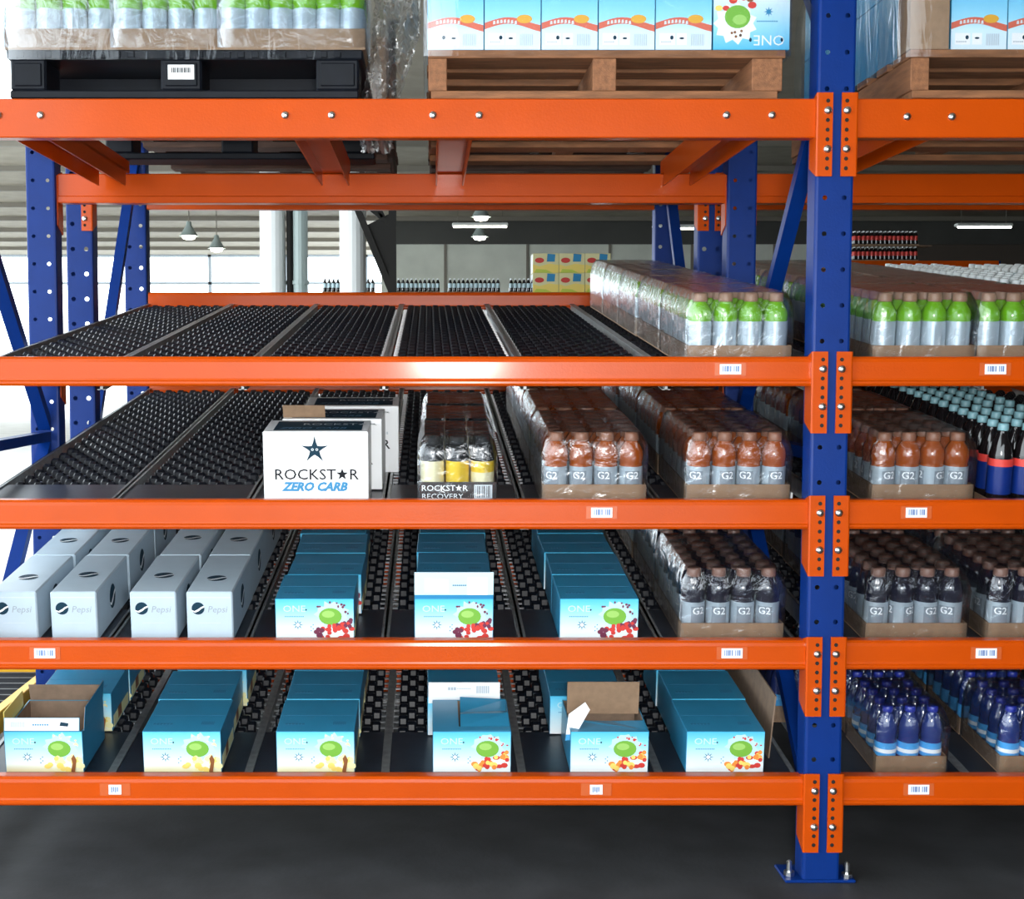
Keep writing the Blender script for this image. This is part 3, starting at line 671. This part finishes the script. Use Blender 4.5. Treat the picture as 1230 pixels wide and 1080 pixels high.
for i in range(9): bk.poly([(0.09+0.005*i, 0.048), (0.0935+0.005*i, 0.048), (0.0935+0.005*i, 0.0505), (0.09+0.005*i, 0.0505)], -0.0024, GREY)
bk.obj('back_label', c, (0.003, 0.0, OH-0.02))
# lowest shelf: opened carton with its kraft lid raised
c = carton(0.420, 0.125, 4, 2, 'opened sky blue carton with raised brown lid, lowest shelf', body=jopen)
k = MB().box(0.004, OW-0.008, -0.0015, 0.0015, 0, 0.105, KRAFT).box(0.004, OW-0.008, 0.0015, 0.0025, 0, 0.105, SKYBLUE).obj('raised_lid', c, (0, 0.150, OH-0.005)); k.rotation_euler = (0.05, 0, 0)
MB().add([(0.002, 0.005, OH), (OW-0.002, 0.005, OH), (OW-0.004, 0.075, OH+0.004), (0.13, 0.09, OH-0.004), (0.05, 0.08, OH+0.002), (0.01, 0.085, OH)], [(0, 1, 2, 3, 4, 5)], SKYBLUE).obj('torn_lid', c)
fm = MB().add([(-0.012, 0.02, OH-0.02), (0.018, 0.012, OH-0.012), (0.062, 0.05, OH+0.048), (0.050, 0.07, OH+0.064), (0.000, 0.06, OH+0.030)], [(0, 1, 2, 3, 4)], WHITE_CARD).add([(-0.014, 0.018, OH-0.036), (0.016, 0.008, OH-0.03), (0.02, 0.010, OH-0.012), (-0.012, 0.02, OH-0.018)], [(0, 1, 2, 3)], CYAN)
fm.obj('torn_flap', c)
carton_row(0.385, 0.125+OD+0.03, 4, 2, 2, 'behind the raised brown lid', start=1, jit=0.006)
# lowest shelf, outer end: opened carton with flaps, another behind
c = carton(-1.258, 0.125, 4, 1, 'opened sky blue carton at the outer end, front flap folded up', body=jopen)
ff = MB().box(0, OW-0.008, -0.001, 0.001, 0, 0.040, SKYBLUE).poly([(0.002, 0.002), (OW-0.01, 0.002), (OW-0.01, 0.039), (0.002, 0.039)], -0.0013, WHITE_CARD)
for i in range(8): ff.poly([(0.022+0.005*i, 0.012), (0.025+0.005*i, 0.012), (0.025+0.005*i, 0.028), (0.022+0.005*i, 0.028)], -0.0017, GREY)
for i in range(7): ff.poly([(0.085+0.007*i, 0.017), (0.090+0.007*i, 0.017), (0.090+0.007*i, 0.022), (0.085+0.007*i, 0.022)], -0.0017, CYAN)
ff.poly([(0.165, 0.016), (0.19, 0.014), (0.192, 0.024), (0.168, 0.028)], -0.0017, NAVY)
ff.obj('front_flap', c, (0, 0.002, OH)).rotation_euler = (-0.20, 0, 0)
sf = MB().box(-0.001, 0.001, 0, OD-0.03, 0, 0.075, KRAFT_IN).box(0.001, 0.002, 0, OD-0.03, 0, 0.075, SKYBLUE).obj('side_flap', c, (OW, 0.015, OH-0.004)); sf.rotation_euler = (0, 0.10, 0)
MB().box(0, OW-0.01, -0.001, 0.001, 0, 0.062, KRAFT_IN).obj('back_flap', c, (0.005, OD, OH-0.004)).rotation_euler = (0.25, 0, 0)
MB().box(0, 0.003, 0.02, 0.2, 0, 0.05, YELLOWINK).obj('side_flap', c, (-0.012, 0.02, OH-0.006))
carton_row(-1.246, 0.125+OD+0.05, 4, 1, 2, 'behind the opened one at the outer end', start=1)
# white soda boxes
SW, SH, SD = 0.136, 0.150, 0.405
sbody = MB().cbox(0, SW, 0, SD, 0, SH, 0.004, SODA_CARD).mesh('body')
def globe(b, cx, cz, rx, rz, y, M=None, dark=NAVY):
    b.disc(cx, cz, rx, rz, y, dark, 20, M)
    pts = [(-1.0, -0.25), (-0.55, -0.42), (0.0, -0.12), (0.45, 0.22), (0.92, 0.42), (0.98, 0.18), (0.5, -0.05), (0.1, -0.42), (-0.45, -0.68), (-0.85, -0.5)]
    b.poly([(cx+rx*x, cz+rz*z) for x, z in pts], y-0.0004, WHITE, M)
sp = MB(); globe(sp, 0.034, 0.100, 0.019, 0.019, -0.0008)
sp.text('Pepsi', 0.090, 0.088, 0.028, -0.0008, SILVERINK, shear=0.2)
sp.poly([(0.035, 0.055), (0.10, 0.055), (0.10, 0.0562), (0.035, 0.0562)], -0.0008, PALEGREY)
sp = sp.mesh('front_logo')
tp = MB(); Mt = Matrix.Translation((0, 0, SH)) @ Matrix.Rotation(-PI/2, 4, 'X')
globe(tp, 0, 0, 0.030, 0.030, -0.0008, Mt); tp = tp.mesh('top_logo')
sd = MB(); Ms = Matrix.Translation((SW, 0, 0)) @ Matrix.Rotation(PI/2, 4, 'Z')
globe(sd, 0, 0, 0.036, 0.038, -0.0008, Ms); sd = sd.mesh('side_logo')
sseam = MB().box(0.006, SW-0.006, -0.0004, 0, SH-0.018, SH-0.016, PALEGREY).mesh('seam')
GS = 'white soda boxes'
for i, (x, nm) in enumerate(((-1.288, 'row at the outer end'), (-1.112, 'second row from the outer end'), (-0.878, 'third row from the outer end'), (-0.712, 'row beside the blue cartons'))):
    y = 0.12
    for k in range(3):
        t = thing('soda_box', 'white soda box with dark logo, ' + ('front' if k == 0 else ORD[k]) + ' in the ' + nm, 'soda box',
                  (x+(R.uniform(-0.006, 0.006) if k else 0), y, bed(3, y)+0.003), (TH, 0, R.uniform(-0.012, 0.012)), GS)
        put('body', sbody, t); put('front_logo', sp, t); put('seam', sseam, t)
        q = R.uniform(0.14, 0.22); put('top_logo', tp, t, (0.068, q, 0)); put('side_logo', sd, t, (0, 0.19, 0.080))
        y += (SD+0.006)*math.cos(TH)
# energy drink boxes with the star
EW, EH, ED = 0.306, 0.222, 0.20
def logo_word(b, x, z, size, y, m, M=None):
    """R O C K S T (star) R"""
    b.text('ROCKST', x, z, size, y, m, align='LEFT', M=M, bold=0.006, wide=1.06)
    P, _ = text_geo('ROCKST', 'LEFT', 0.0, -0.006); wd = max(p[0] for p in P)*size*1.06
    b.poly(star_pts(x+wd+0.42*size, z+0.34*size, 0.42*size, 0.4), y, m, M)
    b.text('R', x+wd+0.86*size, z, size, y, m, align='LEFT', M=M, bold=0.006, wide=1.06)
    return wd+1.55*size
def eb():
    f = MB()
    f.poly(star_pts(0.150, 0.168, 0.033, 0.44), -0.0008, NAVY)
    for i in range(5):
        a = PI/2+i*2*PI/5
        f.poly([(0.150+0.020*math.cos(a+0.25), 0.168+0.020*math.sin(a+0.25)), (0.150+0.020*math.cos(a-0.25), 0.168+0.020*math.sin(a-0.25)), (0.150+0.042*math.cos(a), 0.168+0.042*math.sin(a))], -0.0010, NAVY)
    for s in (-1, 1):
        f.disc(0.150+s*0.0065, 0.169, 0.0040, 0.0040, -0.0013, PALEGREY, 10); f.disc(0.150+s*0.0065, 0.169, 0.0020, 0.0020, -0.0016, NAVY, 8)
    logo_word(f, 0.030, 0.080, 0.0445, -0.0008, BLACK)
    f.text('ZERO CARB', 0.148, 0.047, 0.0345, -0.0008, CYAN, shear=0.3, bold=0.05, wide=1.0)
    for i in range(9): f.poly([(0.200+0.0082*i, 0.128), (0.2055+0.0082*i, 0.128), (0.2055+0.0082*i, 0.137), (0.200+0.0082*i, 0.137)], -0.0008, PALEGREY)
    tpm = MB(); M = Matrix.Translation((0, 0, EH)) @ Matrix.Rotation(-PI/2, 4, 'X')
    tpm.poly([(0.028, 0.020), (EW-0.02, 0.020), (EW-0.02, 0.175), (0.028, 0.175)], -0.0006, NAVY, M)
    logo_word(tpm, 0.105, 0.110, 0.040, -0.0010, PALEGREY, M); tpm.text('ZERO CARB', 0.14, 0.045, 0.036, -0.0010, DEEPBLUE, shear=0.3, bold=0.02, M=M)
    return f.mesh('front_print'), tpm.mesh('top_print'), MB().cbox(0, EW, 0, ED, 0, EH, 0.002, WHITE_CARD).mesh('body')
ef, et, ebody = eb()
for k, (x, y, lab) in enumerate(((-0.482, 0.120, 'white energy drink box with dark star and blue words, front one'), (-0.450, 0.345, 'white energy drink box with brown flap, just behind the front one'), (-0.405, 0.60, 'white energy drink box, rearmost of three in its row'))):
    t = thing('energy_drink_box', lab, 'drink box', (x, y, bed(2, y)+0.003), (TH, 0, (0.0, -0.02, 0.015)[k]), 'white energy drink boxes')
    put('body', ebody, t); put('front_print', ef, t); put('top_print', et, t)
    if k == 1: MB().box(0, 0.13, -0.001, 0.001, 0, 0.045, KRAFT).obj('lid_flap', t, (0.0, 0.03, EH-0.002)).rotation_euler = (0.35, 0, 0)
# trays of yellow and black cans
CANR, CP = 0.0355, 0.0735
can_y = mat('can_yellow', (0.80, 0.56, 0.03), 0.28, 0.4); can_w = mat('can_pale_yellow', (0.80, 0.76, 0.50), 0.28, 0.3); can_k = mat('can_black', (0.012, 0.014, 0.018), 0.25, 0.3)
def can(m1, m2):
    prof = [(0.027, 0), (CANR, 0.006), (CANR, 0.055), (CANR, 0.095), (CANR, 0.118), (CANR, 0.128), (0.033, 0.150), (0.024, 0.172), (0.020, 0.176)]
    return MB().lathe(prof, 14, [can_k, m1, m1, m2, m2, can_k, can_k, can_k]).mesh('can', True)
cans = [can(can_y, can_y), can(can_w, can_y), can(can_w, can_w)]
can_cap = MB().lathe([(0.021, 0.174), (0.022, 0.178), (0.021, 0.196), (0.016, 0.199)], 12, BLACK).mesh('cap', True)
tw, tl_ = 3*CP+0.008, 4*CP+0.008
tpr = MB(); logo_word(tpr, 0.008, 0.046, 0.0245, -0.0008, WHITE); tpr.text('RECOVERY', 0.070, 0.022, 0.0225, -0.0008, WHITE, wide=1.1)
tpr.poly([(0.163, 0.020), (0.216, 0.020), (0.216, 0.064), (0.163, 0.064)], -0.0008, PALEGREY)
for i in range(10): tpr.poly([(0.167+0.0046*i, 0.026), (0.167+0.0046*i+0.0012+0.0008*(i % 3), 0.026), (0.167+0.0046*i+0.0012+0.0008*(i % 3), 0.061), (0.167+0.0046*i, 0.061)], -0.0012, BLACK)
tpr = tpr.mesh('front_print')
BLKCARD = mat('black_card', (0.016, 0.017, 0.020), 0.45)
y = 0.12
for k in range(3):
    t = thing('can_tray', 'black tray of yellow and black cans, ' + ('front one with white lettering' if k == 0 else f'{ORD[k]} one back'), 'can tray', (-0.030+0.004*k, y, bed(2, y)+0.003), (TH, 0, 0), 'trays of yellow cans')
    put('tray', tray_mesh(tw, tl_, 0.072, BLKCARD), t); put('front_print', tpr, t)
    for j in range(4):
        for i in range(3):
            c = put('can', cans[(2, 0, 1)[i] if j == 0 else R.randrange(3)], t, (0.004+CP*(i+0.5), 0.004+CP*(j+0.5), 0.0035)); put('cap', can_cap, c)
    put('shrink_wrap', film_mesh(tw, tl_, 0.205, 5), t)
    y += (tl_+0.01)*math.cos(TH)
# cardboard sheet by the post, lowest shelf
t = MB().box(0, 0.004, 0, 0.75, 0, 0.20, KRAFT_IN).obj('cardboard_sheet', None, (1.035, 0.22, bed(4, 0.22)+0.004)); t.rotation_euler = (TH, 0.06, 0)
tag(t, 'grey brown cardboard sheet standing on edge between cartons and post', 'cardboard')
t = MB().box(0, 0.012, 0, 0.9, 0, 0.03, COLW).obj('guide_rail', None, (1.060, 0.14, bed(2, 0.14)+0.008)); t.rotation_euler = (TH, 0, 0)
tag(t, 'white guide rail on the second shelf beside the middle post', 'guide rail')

# ------------------------------------------------------------------ pallets on top
ZP = ZB[0]+0.003
SHADEWOOD = mat('shade_darkened_wood', (0.075, 0.038, 0.026), 0.8, noise=0.35, nscale=7, bump=0.25, bscale=50, stretch=(1.2, 9, 9))  # pallet wood darkened to stand for the shade on the rear row
def wood_pallet(x, y, z, lab, w=1.0, l=1.2, WOOD=WOOD, WOODY=WOODY):
    t = thing('wooden_pallet', lab, 'pallet', (x, y, z), group='wooden pallets')
    for yy, ww in ((0, 0.14), (0.18, 0.09), (0.36, 0.09), (0.555, 0.09), (0.75, 0.09), (0.94, 0.09), (l-0.14, 0.14)):
        MB().cbox(0, w, yy, yy+ww, 0.112, 0.134, 0.002, WOOD).obj('deck_board', t, (R.uniform(-.004, .004), 0, 0))
    for xx, ww in ((0.004, 0.052), (w/2-0.036, 0.066), (w-0.09, 0.085)):
        MB().cbox(xx, xx+ww, 0.004, l-0.004, 0.022, 0.112, 0.002, WOODY).obj('stringer', t)
    for yy in (0, 0.3, 0.555, 0.81, l-0.1):
        MB().cbox(0.01, w-0.02, yy, yy+0.1, 0.0, 0.022, 0.002, WOOD).obj('bottom_board', t, (R.uniform(-.004, .004), 0, 0))
wood_pallet(-0.005, 0.02, ZP, 'reddish wooden pallet under the blue cartons, front of the top level')
wood_pallet(1.345, 0.02, ZP+0.002, 'brown wooden pallet under the film wrapped load, right bay')
wood_pallet(0.00, 1.55, 2.36, 'shade darkened wooden pallet in the rear row, behind the front wooden one', WOOD=SHADEWOOD, WOODY=SHADEWOOD)
wood_pallet(-1.15, 1.55, 2.36, 'shade darkened wooden pallet in the rear row, behind the black pallet', WOOD=SHADEWOOD, WOODY=SHADEWOOD)
def plastic_pallet(x, y, z):
    t = thing('plastic_pallet', 'black plastic pallet with a white label under green bottle packs', 'pallet', (x, y, z))
    w, l = 0.996, 1.2
    d = MB().cbox(0, w, 0, l, 0.108, 0.135, 0.004, BLACKPL)
    for i in range(24):
        if i in (3, 9, 10, 14, 20): continue
        d.cbox(0.03+0.0385*i, 0.05+0.0385*i, -0.004, 0.01, 0.112, 0.131, 0.002, BLACKPL)
    d.obj('deck', t)
    for xx, ww in ((0.01, 0.10), (0.43, 0.115), (0.865, 0.12)):
        for yy in (0.0, 0.52, 1.06):
            f = MB().cbox(xx, xx+ww, yy, yy+0.14, 0.022, 0.110, 0.006, BLACKPL)
            if yy == 0: f.cbox(xx+0.012, xx+ww-0.012, -0.004, 0.01, 0.034, 0.098, 0.003, BLACKPL)
            f.obj('block', t)
    for yy in (0.0, 0.52, 1.06): MB().cbox(0.008, w-0.012, yy, yy+0.14, 0, 0.024, 0.004, BLACKPL).obj('runner', t)
    for yy in (0.25, 0.8): MB().box(0.05, w-0.05, yy, yy+0.05, 0.07, 0.108, BLACKPL).obj('rib', t)
    lb = MB().box(0.452, 0.525, -0.006, -0.004, 0.052, 0.092, CARDWHITE)
    for i in range(11): lb.box(0.462+0.005*i, 0.4645+0.005*i+0.001*(i % 2), -0.0065, -0.006, 0.070, 0.084, BLACK)
    lb.obj('label_card', t)
plastic_pallet(-1.18, 0.02, ZP)
zt = ZP+0.137
pack('lime', 4, 6, 0.0735, (-1.187, 0.03, zt), (0, 0, 0), 'green drink pack on the black pallet, outermost of three', GA, detail=True, tray_h=0.058)
pack('lime', 4, 6, 0.0735, (-0.888, 0.03, zt), (0, 0, 0), 'green drink pack on the black pallet, middle of three', GA, detail=True, tray_h=0.058)
pack('lime', 6, 4, 0.0670, (-0.588, 0.03, zt), (0, 0, 0), 'green drink pack on the black pallet, widest and nearest the loose film', GA, detail=True, tray_h=0.058)
f = film_mesh(1.03, 1.0, 0.27, 8)
o = put('stretch_wrap', f.copy(), None, (-1.2, 0.015, ZP+0.10)); o.data.materials.clear(); o.data.materials.append(LOADFILM)
tag(o, 'clear stretch film around the green packs on the black pallet', 'film')
# hanging tail of film
def tail():
    b = MB(); n, m = 22, 90; r = random.Random(3); v = []
    for j in range(m):
        u = j/(m-1); z = 0.42-0.62*u; wd = 0.075+0.045*math.sin(u*PI)*(1.2-u)
        for i in range(n):
            a = i/(n-1)-0.5
            v.append((a*wd*1.25+0.03*math.sin(u*5)+r.uniform(-.003, .003), 0.030*math.sin(a*14+u*4)+0.014*math.sin(a*31-u*17)+0.012*math.sin(u*37+a*9)+r.uniform(-.0035, .0035), z+r.uniform(-.003, .003)))
    f = [(j*n+i, j*n+i+1, (j+1)*n+i+1, (j+1)*n+i) for j in range(m-1) for i in range(n-1)]
    return b.add(v, f, WRAPTAIL).mesh('film_tail')
o = put('film_tail', tail(), None, (-0.12, 0.14, 2.31)); tag(o, 'crumpled tail of clear film hanging between the two front pallets', 'film')
# blue juice cartons on the wooden pallet
KW, KH, KD = 0.158, 0.205, 0.25
ramp_mat('juice_blue_fade', [(0.0, (0.66, 0.78, 0.86)), (0.26, (0.62, 0.80, 0.90)), (0.42, (0.30, 0.66, 0.86)), (1.0, (0.04, 0.40, 0.72))], KH)
kb = MB().cbox(0, KW, 0, KD, 0, KH, 0.0016, SKYBLUE).mesh('body')
kp = MB().poly([(0.001, 0.001), (KW-0.001, 0.001), (KW-0.001, KH-0.001), (0.001, KH-0.001)], -0.0006, MATS['juice_blue_fade'])
n = 12; top = []; bot = []
for i in range(n+1):
    u = i/n; zc = 0.070+0.012*math.sin(u*PI*1.4-0.3); top.append((0.001+(KW-0.002)*u, zc+0.008)); bot.append((0.001+(KW-0.002)*u, zc-0.010))
for i in range(n): kp.poly([bot[i], bot[i+1], top[i+1], top[i]], -0.0010, mat('ribbon_red', (0.62, 0.13, 0.08), 0.4))
kp.disc(0.112, 0.085, 0.022, 0.012, -0.0014, mat('mango_ink', (0.70, 0.36, 0.04), 0.4), 12)
for i in range(7): kp.poly([(0.024+0.010*i, 0.070+0.004*math.sin(i*0.5)), (0.031+0.010*i, 0.071+0.004*math.sin(i*0.5)), (0.030+0.010*i, 0.080+0.004*math.sin(i*0.5)), (0.025+0.010*i, 0.079+0.004*math.sin(i*0.5))], -0.0014, PALEGREY)
for i in range(9): kp.poly([(0.100+0.0042*i, 0.012), (0.1022+0.0042*i, 0.012), (0.1022+0.0042*i, 0.044), (0.100+0.0042*i, 0.044)], -0.0010, GREY)
for x0, x1 in ((0.012, 0.055), (0.060, 0.088)):
    kp.poly([(x0, 0.014), (x1, 0.014), (x1, 0.046), (x0, 0.046)], -0.0010, CARDWHITE)
kp.disc(0.046, 0.034, 0.005, 0.006, -0.0014, NAVY, 8); kp.disc(0.074, 0.032, 0.007, 0.003, -0.0014, NAVY, 8)
for i in range(5): kp.poly([(0.016+0.006*i, 0.020), (0.020+0.006*i, 0.020), (0.020+0.006*i, 0.024), (0.016+0.006*i, 0.024)], -0.0014, GREY)
kp = kp.mesh('front_print')
GK = 'blue juice cartons on pallets'
def juice(x, y, z, lab):
    t = thing('juice_carton', lab, 'carton', (x, y, z), group=GK)
    put('body', kb, t); put('front_print', kp, t)
for k in range(5):
    juice(-0.004+0.1595*k, 0.03, ZP+0.136, f'blue juice carton with red ribbon, {ORD[k]} from the left on the front wooden pallet')
# the inverted carton with coconut at the end of the row
IW, IH = 0.215, 0.30
ramp_mat('inverted_fade', [(0.0, (0.08, 0.46, 0.76)), (0.4, (0.30, 0.66, 0.86)), (1.0, (0.75, 0.84, 0.88))], 0.15)
t = thing('drink_carton', 'large blue carton with upside down lettering and coconut, end of the wooden pallet', 'carton', (0.795, 0.03, ZP+0.136), group='upside down blue carton')
MB().cbox(0, IW, 0, 0.25, 0, IH, 0.002, SKYBLUE).obj('body', t)
b = MB().poly([(0.001, 0.001), (IW-0.001, 0.001), (IW-0.001, IH-0.001), (0.001, IH-0.001)], -0.0006, MATS['inverted_fade'])
Mi = Matrix.Translation((IW, 0, 0.06)) @ Matrix.Diagonal((-1, 1, -1, 1))
b.text('ONE', 0.058, 0.020, 0.040, -0.0010, WHITE, M=Mi, wide=1.05)
cx, cz = 0.062, 0.085; rr = random.Random(2)
b.poly([(cx+(0.05+0.012*(i % 2))*math.cos(i*2*PI/22), cz-0.012+(0.045+0.014*(i % 2))*math.sin(i*2*PI/22)) for i in range(22)], -0.0010, WHITE)
for i in range(16): b.disc(cx+rr.uniform(-0.05, 0.05), cz+0.040+rr.uniform(-0.012, 0.05), rr.uniform(0.008, 0.014), rr.uniform(0.007, 0.011), -0.0013-0.00002*i, (ORANGEINK, YELLOWINK, BROWNINK, RED)[i % 4], 9)
b.disc(cx+0.006, cz+0.006, 0.036, 0.032, -0.0019, LEAFGREEN, 18); b.disc(cx+0.012, cz-0.002, 0.02, 0.014, -0.0022, LIGHTGREEN, 12)
for i in range(6): b.disc(cx+rr.uniform(-0.04, 0.02), cz-0.035+rr.uniform(-0.018, 0.01), 0.004, 0.004, -0.0022, BROWNINK, 7)
b.poly(star_pts(0.155, 0.105, 0.014, 0.4, 8), -0.0010, CYAN)
for i in range(10): b.poly([(0.122+0.006*i, 0.077), (0.126+0.006*i, 0.077), (0.126+0.006*i, 0.0805), (0.122+0.006*i, 0.0805)], -0.0010, CYAN)
b.disc(0.105, 0.028, 0.004, 0.006, -0.001, NAVY, 8); b.disc(0.193, 0.028, 0.004, 0.006, -0.001, NAVY, 8)
b.obj('front_print', t)
o = put('stretch_wrap', film_mesh(1.02, 1.0, 0.345, 9).copy(), None, (-0.012, 0.018, ZP+0.11)); o.data.materials.clear(); o.data.materials.append(LOADFILM)
tag(o, 'clear stretch film around the blue cartons on the front wooden pallet', 'film')
# right bay load
zr = ZP+0.138
for k in range(3): juice(1.462+0.1595*k, 0.035, zr, f'blue juice carton behind film, {ORD[k]} from the brown corner board')
for k in range(3): juice(1.462+0.1595*k, 0.035, zr+KH+0.002, f'blue juice carton in the upper layer, {ORD[k]} from the brown corner board')
for k in range(4):
    t = thing('juice_carton', f'blue juice carton behind the corner board, {ORD[k]} back along the pallet side', 'carton', (1.352, 0.06+0.255*k, zr), group=GK)
    put('body', kb, t, (0, 0, 0))
    t = thing('juice_carton', f'blue juice carton behind the corner board, upper layer, {ORD[k]} back', 'carton', (1.352, 0.06+0.255*k, zr+KH+0.002), group=GK)
    put('body', kb, t, (0, 0, 0))
t = thing('corner_board', 'brown corner board at the edge of the wrapped load, right bay', 'corner board', (1.346, 0.026, zr))
MB().box(0, 0.108, 0, 0.006, 0, 0.42, KRAFT).obj('front_leaf', t); MB().box(0, 0.005, 0.006, 0.10, 0, 0.42, KRAFT).obj('side_leaf', t)
o = put('stretch_wrap', film_mesh(1.0, 1.12, 0.46, 10).copy(), None, (1.338, 0.018, zr-0.03)); o.data.materials.clear(); o.data.materials.append(LOADFILM)
tag(o, 'clear stretch film around the blue cartons in the right bay', 'film')
# unseen brown boxes added on the rear pallets to stop light through the decks
bx_me = MB().cbox(0, 0.32, 0, 0.38, 0, 0.30, 0.003, KRAFT_IN).mesh('body'); tp_me = MB().box(0.135, 0.185, 0, 0.38, 0.30, 0.3006, PALEGREY).box(0.135, 0.185, -0.0006, 0, 0.2, 0.3, PALEGREY).mesh('tape')
for p, (x0, nm) in enumerate(((0.01, 'wooden pallet behind the blue cartons'), (-1.14, 'rear pallet behind the green packs'))):
    for k in range(3):
        for j in range(3):
            t = thing('added_box', f'added brown box on the {nm}, {ORD[k]} across, {ORD[j]} back', 'box', (x0+0.327*k, 1.56+0.39*j, 2.36+0.136), group='plain boxes on rear pallets')
            put('body', bx_me, t); put('tape', tp_me, t)

# ------------------------------------------------------------------ far behind: racks with bottles and cartons
def far_rack(x0, x1, y, z, lab):
    t = thing('storage_rack', lab, 'rack', (0, y, 0))
    MB().box(x0, x1, 0, 1.0, z-0.04, z, JOIST).obj('deck', t)
    MB().box(x0, x1, -0.03, 0, z-0.14, z, ORANGE).obj('front_beam', t)
    for x in (x0, x1):
        for yy in (0.0, 0.94): MB().box(x-0.04, x+0.04, yy, yy+0.06, 0, z, BLUE).obj('post', t)
far_rack(-1.8, 3.6, 16, 2.60, 'far storage rack holding small dark bottles and yellow cartons')
far_rack(6.0, 8.6, 16, 3.08, 'far storage rack holding red capped bottles at right')
farm = {}
def far_bottle(m, l, c):
    return MB().lathe([(0.028, 0), (0.030, 0.01), (0.030, 0.06), (0.030, 0.125), (0.026, 0.14), (0.013, 0.175), (0.013, 0.18), (0.014, 0.182), (0.014, 0.20)], 8, [m, m, l, m, m, m, c, c]).mesh('bottle', True)
fb = far_bottle(MATS['cola'], MATS['pale_label'], WHITE); fr_ = far_bottle(MATS['cola'], RED, WHITE)
def far_pack(x, z, n, me, lab, grp, y=16.03):
    t = thing('bottle_pack', lab, 'bottle pack', (x, y, z), group=grp)
    MB().box(0, n*0.066, 0, 0.20, 0, 0.02, KRAFT).obj('tray', t)
    for j in range(2):
        for i in range(n): put('bottle', me, t, (0.033+0.066*i, 0.04+0.066*j, 0.021))
for k, (a, n) in enumerate(((388, 12), (466, 12), (538, 12), (611, 6))):
    far_pack((a-515)/1551*19.68, 2.60, n, fb, f'tiny dark bottles in the far rack, {ORD[k]} tray from the white column', 'far dark bottles')
far_pack(6.42, 3.08, 15, fr_, 'tiny red labelled bottles far behind, lower tray', 'far red bottles')
t = MB().box(6.2, 7.6, 16.0, 16.3, 3.302, 3.312, KRAFT).obj('layer_sheet', None); tag(t, 'thin card sheet between the tiers of far red bottles', 'card')
far_pack(6.42, 3.314, 15, fr_, 'tiny red labelled bottles far behind, upper tray', 'far red bottles')
yb = MB().cbox(0, 0.39, 0, 0.4, 0, 0.295, 0.004, mat('pale_yellow_card', (0.72, 0.66, 0.36), 0.5)).mesh('body')
ys = MB().box(-0.001, 0, 0.01, 0.39, 0.01, 0.285, WHITE_CARD).mesh('side_panel')
yp = MB().poly([(0.002, 0.002), (0.388, 0.002), (0.388, 0.12), (0.25, 0.14), (0.10, 0.10), (0.002, 0.13)], -0.001, YELLOWINK).poly([(0.21, 0.17), (0.33, 0.17), (0.34, 0.28), (0.22, 0.29)], -0.001, CYAN).disc(0.10, 0.19, 0.07, 0.04, -0.001, RED).poly([(0.02, 0.002), (0.30, 0.002), (0.2, 0.05), (0.05, 0.06)], -0.002, mat('lime_ink', (0.55, 0.60, 0.08), 0.5)).mesh('front_print')
for j in range(2):
    for k in range(3):
        t = thing('yellow_carton', f'pale yellow carton in the far rack, {("lower", "upper")[j]} tier, {ORD[k]} from the dark bottles', 'carton', (1.575+0.395*k, 16.02, 2.603+0.297*j), group='far yellow cartons')
        put('body', yb, t); put('front_print', yp, t)
        if k == 0: put('side_panel', ys, t)

# ------------------------------------------------------------------ low yellow conveyor beyond the left posts
t = thing('gravity_conveyor', 'low roller conveyor with yellow side rails, beyond the left rack frame', 'conveyor', (-2.34, 0.1, 0))
for x in (0, 0.82): MB().cbox(x, x+0.04, 0, 1.36, 0.22, 0.30, 0.003, YELLOW).obj('side_rail', t)
MB().box(0.04, 0.82, 1.32, 1.36, 0.22, 0.31, YELLOW).obj('end_rail', t)
rl = MB().tube((0.04, 0, 0), (0.82, 0, 0), 0.022, 10, WHEEL).mesh('roller')
for i in range(15): put('roller', rl, t, (0, 0.06+0.086*i, 0.268))
for x in (0.0, 0.74):
    for yy in (0.1, 1.2): MB().box(x, x+0.06, yy, yy+0.06, 0, 0.22, BLUE).obj('leg', t)
